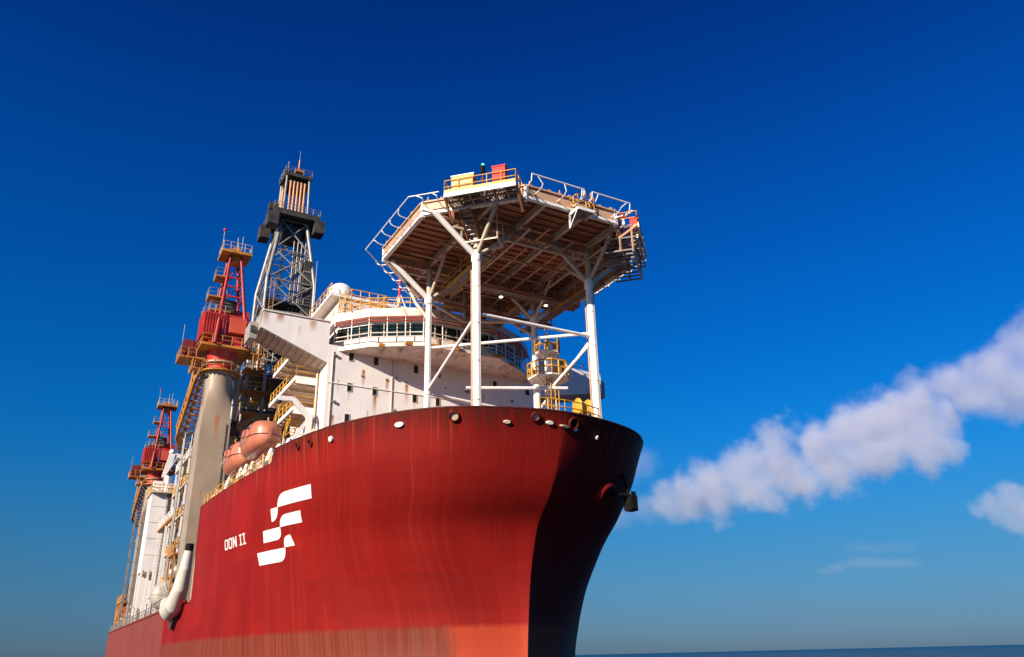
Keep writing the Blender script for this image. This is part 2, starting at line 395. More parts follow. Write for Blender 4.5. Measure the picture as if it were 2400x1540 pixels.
    MB().span((XB-.12, Y0-17.35, 9.9), (XB+.05, Y0+17.35, 18.7)).build('forecastle_end_wall', MT['cream'], o)
    MB().span((XA, Y0-17.4, 9.7), (XB-.05, Y0+17.4, 9.95)).build('main_deck', MT['deckred'], o)
    rub = MB()
    for side in (-1, 1):
        rub.bar((XA, Y0+side*17.56, 9.9), (XB-1, Y0+side*17.56, 9.9), .14, .22)
    rub.build('deck_edge_bar', MT['hull'], o)
    return tag(o, 'huge red ship hull with faded lower band, towering over the sea', 'ship')
HULL = build_hull()

# white emblem: six curved bars painted on the starboard bow, laid on the plating
def decal(name, poly, mat, parent, off=.02, sub=.35):
    # poly in (x, z): triangulate as fan strips by slicing in x so that it follows the curved plating
    import bmesh
    b = bmesh.new(); vs_ = [b.verts.new((x, 0, z)) for x, z in poly]; b.faces.new(vs_)
    xs_ = [p[0] for p in poly]; zs_ = [p[1] for p in poly]
    x = min(xs_)+sub
    while x < max(xs_):
        bmesh.ops.bisect_plane(b, geom=b.verts[:]+b.edges[:]+b.faces[:], plane_co=(x, 0, 0), plane_no=(1, 0, 0)); x += sub
    z = min(zs_)+sub
    while z < max(zs_):
        bmesh.ops.bisect_plane(b, geom=b.verts[:]+b.edges[:]+b.faces[:], plane_co=(0, 0, z), plane_no=(0, 0, 1)); z += sub
    r = bmesh.ops.extrude_face_region(b, geom=b.faces[:])
    newv = set(e for e in r['geom'] if isinstance(e, bmesh.types.BMVert))
    for v in b.verts:
        p, n = on_hull(v.co.x, v.co.z, -1, off if v in newv else off-.04); v.co = p
    bmesh.ops.recalc_face_normals(b, faces=b.faces)
    me = bpy.data.meshes.new(name); b.to_mesh(me); b.free(); me.materials.append(mat)
    o = bpy.data.objects.new(name, me); COL.objects.link(o); o.parent = parent; return o
def qc(a, b, c, n=6): return [((1-t)**2*a[0]+2*t*(1-t)*b[0]+t*t*c[0], (1-t)**2*a[1]+2*t*(1-t)*b[1]+t*t*c[1]) for t in [k/n for k in range(n+1)]]
EMB = [qc((-9.55, 15.4), (-9.3, 16.4), (-8.1, 16.4))+[(-4.45, 16.4), (-4.75, 15.4)],
       [(-10.75, 15.42), (-9.52, 15.42)]+qc((-9.52, 15.42), (-9.7, 14.42), (-10.85, 14.42)),
       qc((-9.75, 13.9), (-9.5, 14.75), (-8.5, 14.75))+[(-6.5, 14.75), (-6.75, 13.9)],
       [(-12.65, 13.92), (-9.75, 13.92)]+qc((-9.75, 13.92), (-9.9, 13.02), (-10.8, 13.02))+[(-12.95, 13.02)],
       qc((-9.86, 12.38), (-9.9, 13.22), (-9.0, 13.22))+[(-8.8, 13.22), (-8.55, 12.38)],
       [(-14.3, 12.35), (-9.8, 12.35)]+qc((-9.8, 12.35), (-9.95, 11.35), (-10.8, 11.35))+[(-14.05, 11.35)]]
for P in EMB: decal('emblem_bar', P, MT['logo'], HULL)
# ship's name in block capitals: strokes of each letter laid on the plating
def letter(ch, x0, wd, z0, ht, t=.17):
    R = lambda a, b, c, d: [(a, b), (c, b), (c, d), (a, d)]
    x1, z1 = x0+wd, z0+ht; k = .14
    if ch == 'O':
        S_ = [[(x0, z0+k), (x0+t, z0+k*1.3), (x0+t, z1-k*1.3), (x0, z1-k)], [(x1-t, z0+k*1.3), (x1, z0+k), (x1, z1-k), (x1-t, z1-k*1.3)],
              [(x0+k, z0), (x1-k, z0), (x1-k*1.2, z0+t*.8), (x0+k*1.2, z0+t*.8)], [(x0+k*1.2, z1-t*.8), (x1-k*1.2, z1-t*.8), (x1-k, z1), (x0+k, z1)],
              [(x0, z0+k), (x0+k, z0), (x0+k*1.2, z0+t*.8), (x0+t, z0+k*1.3)], [(x1-k, z0), (x1, z0+k), (x1-t, z0+k*1.3), (x1-k*1.2, z0+t*.8)],
              [(x0, z1-k), (x0+t, z1-k*1.3), (x0+k*1.2, z1-t*.8), (x0+k, z1)], [(x1-k*1.2, z1-t*.8), (x1-t, z1-k*1.3), (x1, z1-k), (x1-k, z1)]]
    elif ch == 'N': S_ = [R(x0, z0, x0+t, z1), R(x1-t, z0, x1, z1), [(x0+t, z1), (x0+t, z1-.3), (x1-t, z0), (x1-t, z0+.3)]]
    else: S_ = [R(x0+wd/2-t/2, z0+t*.7, x0+wd/2+t/2, z1-t*.7), R(x0, z0, x1, z0+t*.7), R(x0, z1-t*.7, x1, z1)]
    b = MB()
    for q in S_:
        f = [on_hull(x, z, -1, .025)[0] for x, z in q]; g_ = [on_hull(x, z, -1, -.03)[0] for x, z in q]
        b.add(f+g_, [(0, 1, 2, 3), (4, 5, 6, 7), (0, 1, 5, 4), (1, 2, 6, 5), (2, 3, 7, 6), (3, 0, 4, 7)])
    b.build('letter', MT['logo'], HULL)
for ch, x0, wd in (('O', -21.45, .88), ('O', -20.35, .88), ('N', -19.25, .88), ('I', -17.65, .55), ('I', -16.85, .55)): letter(ch, x0, wd, 13.35, .9)

# mooring openings along the bulwark
def ring(x, z, side, r, mat, inner=True, squash=1.0):
    p, n = on_hull(x, z, side, 0)
    u = Vector((0, 0, 1)).cross(n).normalized(); v = n.cross(u)
    b = MB(); N_ = 18; prof = [(r*.72, -.05), (r*.74, .10), (r*.86, .17), (r, .10), (r*1.02, -.10)]; vs_ = []
    for pr, h in prof: vs_ += [p+n*h+(u*math.cos(2*math.pi*k/N_)*squash+v*math.sin(2*math.pi*k/N_))*pr for k in range(N_)]
    b.add(vs_, [(i*N_+k, i*N_+(k+1) % N_, (i+1)*N_+(k+1) % N_, (i+1)*N_+k) for i in range(len(prof)-1) for k in range(N_)], True)
    o = b.build('fairlead', mat, HULL)
    d = MB(); d.add([p+n*.03+(u*math.cos(2*math.pi*k/N_)*squash+v*math.sin(2*math.pi*k/N_))*r*.73 for k in range(N_)], [tuple(range(N_))])
    d.build('opening_disc', MT['black'] if inner else MT['cream'], o)  # disc fills the ring: black for the hole's shade, cream for its lit inside
    if not inner: pass
    return o
for x, z, s, r, m, dk_, sq in [(7.33, 19.4, -1, .38, 'hull', False, 1), (9.33, 19.5, -1, .34, 'hull', False, 1), (9.62, 19.5, -1, .62, 'cream', True, .9),
                              (-3.42, 19.3, -1, .30, 'hull', True, .8), (-5.22, 19.4, -1, .30, 'hull', True, .8)]:
    if x == 9.62: 
        ring(9.50, 19.35, 1, .45, MT['hull'], True, .95); continue
    ring(x, z, s, r, MT[m], dk_, sq)
def plug(x, z, side, wx, hz, mat='logo'):
    p, n = on_hull(x, z, side, 0); u = Vector((0, 0, 1)).cross(n).normalized(); v = n.cross(u); b = MB(); N_ = 14; vs_ = []
    for h, k_ in ((-.05, 1), (.10, 1), (.16, .85)): vs_ += [p+n*h+u*math.cos(2*math.pi*k/N_)*wx/2*k_+v*math.sin(2*math.pi*k/N_)*hz/2*k_ for k in range(N_)]
    b.add(vs_, [(i*N_+k, i*N_+(k+1) % N_, (i+1)*N_+(k+1) % N_, (i+1)*N_+k) for i in range(2) for k in range(N_)]+[tuple(2*N_+k for k in range(N_))])
    b.build('side_light_cover', MT[mat], HULL)
for a in [(8.6, 19.1, -1, .55, .24, 'cream'), (9.36, 19.2, -1, .6, .26), (9.42, 19.05, 1, .85, .2, 'cream'), (9.28, 19.0, 1, .32, .32), (8.67, 18.76, 1, .26, .34), (4.59, 19.15, -1, .75, .38), (-.99, 19.1, -1, .42, .44)]: plug(*a)
# anchor pocket on the port bow with its bolster
p, n = on_hull(6.0, 15.3, 1, 0)
b = MB(); u = Vector((0, 0, 1)).cross(n).normalized(); v = n.cross(u); N_ = 20; vs_ = []
for r, h in ((1.05, -.15), (1.0, .25), (.85, .42), (.6, .45), (.5, .30)): vs_ += [p+n*h+(u*math.cos(2*math.pi*k/N_)+v*math.sin(2*math.pi*k/N_))*r for k in range(N_)]
b.add(vs_, [(i*N_+k, i*N_+(k+1) % N_, (i+1)*N_+(k+1) % N_, (i+1)*N_+k) for i in range(4) for k in range(N_)], True); b.add(vs_[-N_:], [tuple(range(N_))])
b.build('anchor_bolster', MT['hull'], HULL)
t = thing('anchor', 'dark stockless anchor hanging at the shaded side of the bow', 'anchor', tuple(p+n*.5))  # shade of the port bow put into the anchor's black colour
q = Vector((6.3, 7.0, 15.0))
MB().tube(p+n*.3+Vector((0, 0, .2)), q+Vector((0, 0, .2)), .2, 8).build('chain_stopper', MT['black'], t)
MB().bar(q+Vector((-.2, -.5, 2.2)), q, .16, .2).build('shank', MT['black'], t)
MB().box(q+Vector((0, .1, -.35)), (.75, .7, 1.15)).build('crown', MT['black'], t)
for s_ in (-1, 1): MB().prism([q+Vector((s_*.38, -.2, -.8)), q+Vector((s_*.55, -.2, -.8)), q+Vector((s_*.48, -.2, .5))], (0, .45, 0)).build('fluke', MT['black'], t)
MB().lathe(q+Vector((-.2, -.55, 2.2)), [(.08, -.06), (.2, -.06), (.2, .06), (.08, .06)], 12, 'y').build('shackle', MT['black'], t)

# ------------------------------------------------------------------ deckhouse with the bridge
DH = thing('deckhouse', 'tall white accommodation block with rust runs and wraparound bridge behind the bow', 'building', (-12, Y0, 18.6))
def wall_prism(pts_yz, x, th=.2): return MB().prism([(x, y, z) for y, z in pts_yz], (-th, 0, 0))
FW = wall_prism([(-12, 18.4), (10.4, 18.4), (10.4, 30.9), (-12, 30.9)], -12).build('front_wall', MT['wall'], DH)
for y, z in [(-9.82, 30.0), (-7.4, 29.97), (-3.34, 29.8), (-.95, 29.72), (5.3, 29.45), (9.1, 29.3), (-9.83, 27.04), (-7.4, 27.0), (-3.4, 26.85), (-1.0, 26.8), (5.3, 26.5), (-9.9, 24.1), (-7.4, 24.05), (-3.4, 23.9), (-1, 23.8)]:
    if z > 29.6 and -12 < y < 9 and False: continue
    wn = MB()
    for a, b in (((-.26, -.43), (.26, -.38)), ((-.26, .38), (.26, .43)), ((-.26, -.38), (-.21, .38)), ((.21, -.38), (.26, .38))):
        wn.span((-12.02, y+a[0], z+a[1]), (-11.96, y+b[0], z+b[1]))
    wo = wn.build('window', MT['cream'], DH)
    MB().span((-12.02, y-.21, z-.38), (-11.985, y+.21, z+.38)).build('pane', MT['glass'], wo)
for y, z in [(-11.3, 29.9), (-5.4, 28.6), (-5.4, 25.4), (2.2, 28.3), (7.2, 28.0), (-11.2, 25.5)]:
    lm = MB().box((-11.9, y, z), (.18, .3, .14)).build('bulkhead_lamp', MT['steel'], DH); MB().box((-11.86, y, z-.1), (.14, .2, .08)).build('lens', MT['glass'], lm)
MB().tube((-11.93, -11.55, 18.6), (-11.93, -11.55, 30.3), .05, 6).build('conduit', MT['cream'], DH); MB().tube((-11.93, -5.75, 18.6), (-11.93, -5.75, 30.3), .045, 6).build('conduit', MT['cream'], DH); MB().tube((-11.93, 3.4, 18.6), (-11.93, 3.4, 30.3), .05, 6).build('conduit', MT['cream'], DH)
MB().bar((-11.95, -11.9, 27.25), (-11.95, 10.3, 27.25), .06, .07).build('rubbing_bar', MT['white'], DH)
for y in (-8.7, -6.3, -4.3, -.2, 1.9): MB().bar((-11.94, y-.12, 28.3), (-11.94, y+.12, 28.3), .1, .06).build('lifting_lug', MT['orange'], DH)
MB().span((-14.4, -12.0, 18.4), (-12.2, -11.8, 30.9)).build('side_wall', MT['white'], DH)
MB().span((-32, -10.0, 18.4), (-14.4, 8.4, 33.3)).build('inner_block', MT['white'], DH)
MB().span((-14.6, -11.8, 18.4), (-14.4, -10.0, 30.9)).build('recess_wall', MT['white'], DH)
MB().span((-14.4, 10.2, 18.4), (-12.2, 10.4, 30.9)).build('side_wall', MT['white'], DH)
MB().tube((-14.55, -12.15, 18.6), (-14.55, -12.15, 30.2), .10, 8).build('down_pipe', MT['cream'], DH)
MB().tube((-15.1, -11.9, 28.4), (-15.1, -11.9, 30.9), .13, 8).build('down_pipe', MT['orange'], DH)
# balcony decks on the starboard side
for z, x0, x1, yo in [(28.2, -24.6, -14.65, -14.1), (25.3, -20.2, -14.65, -14.1), (22.3, -19.0, -14.65, -13.9), (31.2, -24.0, -15.75, -14.1)]:
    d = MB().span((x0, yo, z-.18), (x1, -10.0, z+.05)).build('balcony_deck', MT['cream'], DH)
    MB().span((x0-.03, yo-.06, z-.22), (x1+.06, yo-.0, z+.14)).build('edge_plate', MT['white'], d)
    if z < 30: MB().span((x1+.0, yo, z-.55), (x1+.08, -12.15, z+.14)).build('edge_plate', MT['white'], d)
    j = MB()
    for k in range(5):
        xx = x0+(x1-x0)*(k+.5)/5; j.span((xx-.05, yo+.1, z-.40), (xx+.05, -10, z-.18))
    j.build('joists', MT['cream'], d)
    r = rail(MB(), [(x0, yo+.06, z+.05), (x1-.1, yo+.06, z+.05)]+([(x1-.1, -12.2, z+.05)] if z < 30 else []), step=1.3, r=.045).build('railing', MT['yellow'], d)
st = MB(); ladder(st, (-19.5, -13.4, 22.4), (-16.0, -13.4, 25.3), (0, 1, 0), .8, .05, .35); rail(st, [(-19.5, -13.8, 22.4), (-16.0, -13.8, 25.3)], 1.0, .04, 1.2)
st.build('stairs', MT['yellow'], DH)
st = MB(); ladder(st, (-23.5, -13.4, 25.3), (-20.0, -13.4, 28.2), (0, 1, 0), .8, .05, .35); rail(st, [(-23.5, -13.8, 25.3), (-20.0, -13.8, 28.2)], 1.0, .04, 1.2)
st.build('stairs', MT['yellow'], DH)
# bridge wings
WS = [(-12.0, 33.1), (-18.1, 33.1), (-18.2, 31.5), (-12.0, 29.1)]
wg = MB().prism([(-12.01, y, z) for y, z in WS], (-.16, 0, 0)).build('bridge_wing', MT['wall'], DH)
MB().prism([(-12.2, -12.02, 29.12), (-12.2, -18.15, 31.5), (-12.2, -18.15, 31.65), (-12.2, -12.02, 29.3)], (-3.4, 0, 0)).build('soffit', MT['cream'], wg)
for k in range(11):
    f = (k+.5)/11; y = -12.1-6*f; z = 29.14+2.36*(-(y+12.0)/6.2)
    MB().prism([(-12.2, y, z-.02), (-12.2, y-.07, z+.01), (-12.2, y-.07, z-.06), (-12.2, y, z-.09)], (-3.4, 0, 0)).build('rib', MT['cream'], wg)
MB().span((-15.7, -18.15, 31.6), (-15.58, -12.0, 33.0)).build('aft_bulwark', MT['white'], wg)
MB().span((-15.6, -18.25, 31.45), (-12.2, -18.13, 33.05)).build('end_plate', MT['grey'], wg)
MB().span((-15.2, -18.95, 30.75), (-13.1, -18.3, 32.3)).build('light_screen', MT['grey'], wg)
MB().span((-13.08, -18.9, 31.3), (-12.95, -18.5, 31.9)).build('side_light', MT['dark'], wg)
c = MB().span((-12.6, -18.2, 33.1), (-11.9, -12.0, 33.22)).build('capping', MT['white_rusty'], wg)
wr = rail(MB(), [(-12.5, -18.0, 33.22), (-15.4, -18.0, 33.2)], .7, .035, 1.5); wr.bar((-12.3, -17.9, 33.3), (-12.3, -14.5, 33.45), .12, .2); wr.build('search_light_rail', MT['steel'], wg)
wp = MB().prism([(-12.01, y, z) for y, z in [(10.4, 33.0), (18.6, 32.6), (18.7, 30.5), (10.4, 29.0)]], (-.16, 0, 0)).build('bridge_wing', MT['white'], DH)
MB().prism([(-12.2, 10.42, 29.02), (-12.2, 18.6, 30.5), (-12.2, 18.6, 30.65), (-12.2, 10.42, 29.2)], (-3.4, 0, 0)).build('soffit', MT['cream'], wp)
MB().span((-14.6, 18.72, 30.1), (-12.3, 19.3, 32.0)).build('light_screen', MT['grey'], wp)
wr = rail(MB(), [(-12.4, 13, 32.9), (-12.4, 17.5, 32.7)], .9, .04, 1.2); wr.box((-13, 14.0, 33.4), (.7, .7, .9)); wr.box((-13, 15.4, 33.2), (.5, .5, .7)); wr.build('search_light_rail', MT['dark'], wp)
# wheelhouse
OUT = [(-12.6, -11.4), (-9.9, -9.0), (-7.4, -4.6), (-7.4, 3.0), (-9.9, 7.4), (-12.6, 9.8)]
INN = [(-13.3, -10.9), (-10.7, -8.5), (-8.25, -4.25), (-8.25, 2.65), (-10.7, 6.9), (-13.3, 9.3)]
WH = MB().prism([(x, y, 30.72) for x, y in [(-20, -10.9)]+INN+[(-20, 9.3)]], (0, 0, 1.0)).build('wheelhouse', MT['white_rusty'], DH)
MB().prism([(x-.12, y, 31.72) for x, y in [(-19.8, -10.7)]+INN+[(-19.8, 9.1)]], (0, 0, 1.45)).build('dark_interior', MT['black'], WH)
MB().prism([(x, y, 33.02) for x, y in [(-20, -10.9)]+INN+[(-20, 9.3)]], (0, 0, .42)).build('head_wall', MT['white'], WH)
for (a, b) in zip(INN[:-1], INN[1:]):
    A, B = Vector((*a, 0)), Vector((*b, 0)); L_ = (B-A).length; n_ = max(2, round(L_/1.2)); d = (B-A)/L_; nr = Vector((-d.y, d.x, 0)); nr = nr if nr.x > 0 else -nr
    for k in range(n_):
        p0 = A+d*(L_*k/n_+.07); p1 = A+d*(L_*(k+1)/n_-.07)
        MB().prism([p0+Vector((0, 0, 31.74))-nr*.02, p1+Vector((0, 0, 31.74))-nr*.02, p1+Vector((0, 0, 33.0))+nr*.08, p0+Vector((0, 0, 33.0))+nr*.08], -nr*.04).build('window_pane', MT['glass'], WH)
        q_ = A+d*(L_*k/n_); MB().bar(q_+Vector((0, 0, 31.72)), q_+Vector((0, 0, 33.02))+nr*.07, .10, .12).build('mullion', MT['cream'], WH)
WK = MB().prism([(x, y, 30.36) for x, y in [(-14, -11.9)]+[(x+.25, y) for x, y in OUT]+[(-14, 10.3)]], (0, 0, .32)).build('bridge_walkway', MT['white_rusty'], DH)
RF = MB().prism([(x, y, 33.46) for x, y in [(-22, -11.4)]+OUT+[(-22, 9.8)]], (0, 0, .8)).build('bridge_roof', MT['white_rusty'], DH)
hr = MB(); lo = MB()
for (a, b) in zip(OUT[:-1], OUT[1:]):
    A, B = Vector((*a, 0)), Vector((*b, 0)); n_ = max(2, round((B-A).length/1.75))
    for k in range(n_+1):
        if k == n_ and b != OUT[-1]: continue
        p_ = A.lerp(B, k/n_); MB().tube(p_+Vector((.1, 0, 30.7)), p_+Vector((.04, 0, 33.5)), .055, 6).build('post', MT['white'], WK)
    for z, m_ in ((33.25, hr), (32.95, hr), (31.35, lo), (31.75, lo)): m_.tube(A+Vector((.14, 0, z)), B+Vector((.14, 0, z)), .05, 6)
    for k in range(1, n_): 
        q_ = A.lerp(B, k/n_); kb = MB().prism([(q_.x+.15, q_.y-.04, 30.36), (q_.x-1.4, q_.y-.04, 30.36), (q_.x-1.4, q_.y-.04, 29.85)], (0, .08, 0)).build('knee_bracket', MT['cream'], WK)
hr.build('hand_rail', MT['red'], WK); lo.build('guard_rail', MT['white_rusty'], WK)
for k in range(7):
    y = -8+2.2*k; x = float(np.interp(y, [p[1] for p in OUT], [p[0] for p in OUT]))
    MB().box((x+.32, y, 30.45+.1*(k % 2)), (.22, .5+.3*(k % 3), .3)).build('rusty_bracket', MT['orange'], WK)
# monkey island: house, deck, rails on the bridge roof
UH = MB().span((-24, -10.8, 34.2), (-13.6, 6, 36.6)).build('upper_house', MT['white_rusty'], DH)
UD = MB().span((-21.0, -11.8, 36.55), (-13.4, 6.4, 36.82)).build('upper_deck', MT['white'], DH)
rail(MB(), [(-21, -11.7, 36.8), (-13.5, -11.7, 36.8)], 1.1, .045, 1.3).build('railing', MT['yellow'], UD)
y_ = rail(MB(), [(-12.5, -11.2, 34.26), (-9.9, -8.9, 34.26), (-7.6, -4.6, 34.26)], 1.1, .045, 1.1)
rail(y_, [(-13.3, -10.9, 35.3), (-11.2, -10.4, 35.3), (-11.2, -6.9, 35.3), (-13.3, -6.9, 35.3)], 1.2, .05, .9)
for a in [(-11.2, -10.4), (-11.2, -6.9), (-13.3, -6.9), (-11.2, -8.6)]: y_.tube((*a, 34.2), (*a, 35.3), .06, 6)
y_.bar((-11.2, -10.5, 35.27), (-11.2, -6.8, 35.27), .1, .12); ladder(y_, (-11.1, -7.6, 34.2), (-11.1, -6.9, 36.4), (0, 1, 0), .5)
y_.bar((-12.2, -10.9, 34.5), (-11.2, -6.9, 36.5), .09); y_.build('roof_railing', MT['yellow'], RF)
b_ = MB()
for y in (-3.2, -1.6, .4, 2.2): b_.box((-8.6, y, 34.7), (.5, .5, .7)); b_.tube((-8.6, y, 35), (-8.6, y, 36.2), .05, 6)
b_.build('roof_equipment', MT['red'], RF)
# mast, dome and aerials that stand on the deckhouse
t = thing('radar_dome', 'large white radome on the roof deck beside yellow railings', 'radome', (-15.2, -10.3, 36.8))
MB().lathe((-15.2, -10.3, 36.8), [(1.30, 0), (1.34, .1), (1.34, .35)], 28).build('base_ring', MT['cream'], t)
MB().lathe((-15.2, -10.3, 37.15), [(1.36, 0)]+[(1.36*math.cos(a), .25+1.36*math.sin(a)) for a in [k*math.pi/2/8 for k in range(8)]]+[(.02, 1.61)], 28).build('dome', MT['white'], t)
tubes('rib', [((-15.2+1.37*math.cos(a), -10.3+1.37*math.sin(a), 37.0), (-15.2+1.37*math.cos(a), -10.3+1.37*math.sin(a), 37.45)) for a in [k*math.pi/4 for k in range(8)]], .05, MT['cream'], t)
t = thing('whip_aerial', 'thin white whip aerial standing against the sky between derrick and dome', 'aerial', (-22, -11.05, 36.8))
MB().tube((-22, -11.05, 36.8), (-22, -11.05, 39.6), .05, 6).build('lower_section', MT['steel'], t); MB().tube((-22, -11.05, 39.6), (-22, -11.1, 44.3), .03, 6, .012).build('upper_section', MT['white'], t)
t = thing('signal_mast', 'short red and white mast on the bridge roof under the helideck edge', 'mast', (-12, -5.3, 34.2))
MB().tube((-12, -5.3, 34.2), (-12, -5.3, 37.0), .16, 10).build('lower_pole', MT['white'], t); MB().tube((-12, -5.3, 37.0), (-12, -5.3, 39.1), .12, 10).build('upper_pole', MT['boxred'], t)
bars('yard', [((-12, -6.3, 36.6), (-12, -4.2, 36.8)), ((-12, -6.0, 37.8), (-12, -4.6, 37.9))], .08, MT['white'], t)
bars('stay', [((-11, -4.4, 34.2), (-12, -5.2, 37.4)), ((-12.6, -6.4, 34.2), (-12, -5.4, 37.2)), ((-11.2, -6.0, 34.2), (-11.9, -5.3, 36.6))], .1, MT['cream'], t)

# ------------------------------------------------------------------ helideck
HX, HY, HA, HZ = 1.3, -.35, 10.0, 36.0
HD = thing('helideck', 'octagonal helicopter deck raised on four white legs above the bow', 'helideck', (HX, HY, 18.6))
def octv(ap, z, cx=HX, cy=HY): 
    R = ap/math.cos(math.pi/8); return [Vector((cx+R*math.cos(math.pi/8+k*math.pi/4), cy+R*math.sin(math.pi/8+k*math.pi/4), z)) for k in range(8)]
def yspan(x, ap):       # half width of the octagon at x
    dx = abs(x-HX); s = ap*math.tan(math.pi/8)
    return ap if dx <= s else ap-(dx-s)
# deck planks, each a ribbed extrusion running across the ship
pw = .82; x = HX-HA
while x < HX+HA-.05:
    x1 = min(x+pw, HX+HA); a0, a1 = yspan(x, HA-.05), yspan(x1-.03, HA-.05)
    b = MB().prism([(x, HY-a0, 36.95), (x1-.03, HY-a1, 36.95), (x1-.03, HY+a1, 36.95), (x, HY+a0, 36.95)], (0, 0, .2))
    m_ = (x+x1)/2; am = min(a0, a1)
    b.span((m_-.06, HY-am+.1, 36.78), (m_+.06, HY+am-.1, 36.96))
    b.build('deck_plank', MT['brownsteel'], HD); x = x1
ov = octv(HA, 0)
for k in range(8):
    a, b_ = ov[k], ov[(k+1) % 8]; e = MB()
    e.bar(a+Vector((0, 0, 36.72)), b_+Vector((0, 0, 36.72)), .2, .8); e.bar(a+Vector((0, 0, 37.2)), b_+Vector((0, 0, 37.2)), .5, .12)
    EB = e.build('edge_beam', MT['tan'], HD); MB().bar(a+Vector((0, 0, 36.2)), b_+Vector((0, 0, 36.2)), .34, .24).build('bottom_flange', MT['white'], EB)
    MB().bar(a+Vector((0, 0, 35.95)), a+Vector((0, 0, 37.3)), .3, .3).build('corner_post', MT['white'], HD)
def ibeam(p, q, d, f=.3):
    p, q = Vector(p), Vector(q); m = MB(); m.bar(p, q, .08, d); z = Vector((0, 0, d/2)); m.bar(p-z, q-z, f, .07); m.bar(p+z, q+z, f, .07); return m
for y in (-6.2, -2.6, 1.0, 4.4, 7.4):
    xr = yspan(HX+(y-HY), HA) - .25; ibeam((HX-xr, y, 36.5), (HX+xr, y, 36.5), .5).build('girder', MT['cream'], HD)
for x in (-6.2, -2.6, 6.4):
    yr = yspan(x, HA)-.25; ibeam((x, HY-yr, 36.15), (x, HY+yr, 36.15), .62, .34).build('cross_girder', MT['tan'], HD)
# legs, heads and raking struts
LX, LY = (-2.6, 6.4), (-6.2, 4.4)
for x in LX:
    for y in LY:
        fr = x > 0
        MB().tube((x, y, 18.5), (x, y, 33.0), .32 if fr else .26, 20).build('leg', MT['white'], HD)
        MB().tube((x, y, 33.0), (x, y, 36.0), .24, 14).build('leg_head', MT['cream'], HD)
        MB().lathe((x, y, 32.6), [(.34, 0), (.40, .1), (.40, .8), (.34, .9)], 18).build('node_can', MT['white'], HD)
        sy = -1 if y < 0 else 1; sx_ = 1 if fr else -1
        for (ex, ey, r) in [(x+.1, y+sy*3.6, .24), (x, y-sy*3.4, .17), (x+sx_*3.4, y, .17), (x-sx_*3.2, y, .15)]:
            MB().tube((x, y, 33.1), (ex, ey, 36.0), r, 12).build('strut', MT['white'] if r > .2 else MT['cream'], HD)
MB().tube((6.5, -9.8, 36.0), (6.2, -10.7, 36.2), .16, 8).build('strut', MT['white'], HD)
for p_, q_ in [((6.4, -6.2, 28.3), (6.4, 4.4, 28.3)), ((-2.6, -6.2, 24.6), (-2.6, 4.4, 24.0)), ((-2.6, -6.2, 24.8), (6.4, -6.2, 28.2)), ((-2.6, 4.4, 24.2), (6.4, 4.4, 28.2)), ((-2.6, -6.2, 28.6), (6.4, 4.4, 28.6)), ((6.4, 4.4, 27.9), (2.9, 2.4, 24.6)), ((0.6, -4.2, 24.4), (3.6, 3.6, 24.6))]:
    MB().tube(p_, q_, .13, 10).build('bracing', MT['white'], HD)
# lower catwalks slung under the deck
def catwalk(p, q, wd, mat, rl=True, hang=36.3):
    p, q = Vector(p), Vector(q); d = (q-p).normalized(); s = Vector((-d.y, d.x, 0))*wd/2
    c = MB().bar(p, q, wd, .10).build('catwalk', MT['grating'], HD)
    e = MB(); e.bar(p+s, q+s, .07, .28); e.bar(p-s, q-s, .07, .28); e.build('toe_board', mat, c)
    if rl: r = MB(); rail(r, [p+s, q+s], 1.1, .035, 1.4); rail(r, [p-s, q-s], 1.1, .035, 1.4); r.build('railing', mat, c)
    n_ = max(2, round((q-p).length/3.5))
    for k in range(n_+1):
        for s_ in (s, -s): m = p.lerp(q, k/n_)+s_; MB().bar(m, Vector((m.x, m.y, hang)), .09).build('hanger', MT['tan'], c)
catwalk((-3.2, -4.3, 34.4), (4.6, -4.3, 34.4), .9, MT['yellow'])
catwalk((-1.0, -3.6, 34.5), (-1.0, 8.2, 34.5), 1.0, MT['brownsteel'], False)
catwalk((-5.6, -3.6, 34.3), (-5.6, 8.0, 34.3), 1.0, MT['brownsteel'], False)
catwalk((-8.0, 6.6, 34.3), (5.0, 6.6, 34.3), .9, MT['orange'])
catwalk((-8.2, 3.0, 34.2), (-2.6, 3.0, 34.2), .8, MT['orange'])
pb = MB()
for (a, b_) in [((-8, -1, 35.6), (9, -1, 35.6)), ((-8, 2, 35.7), (8, 2, 35.7)), ((3.2, -8, 35.5), (3.2, 8, 35.5)), ((-4.4, -8, 35.6), (-4.4, 8, 35.6)), ((0, -9, 35.75), (0, 4, 35.75))]: pb.tube(a, b_, .09, 6)
pb.build('foam_pipe', MT['tan'], HD)
for (x, y) in [(-1.2, .2), (-1.0, 4.8), (-5.4, 3.6)]:
    l = MB().box((x, y, 34.15), (.45, .28, .16)).build('flood_light', MT['steel'], HD); MB().box((x+.12, y-.1, 34.05), (.26, .26, .08)).build('lamp', MT['green'] if x < -5 else MT['lamp'], l)
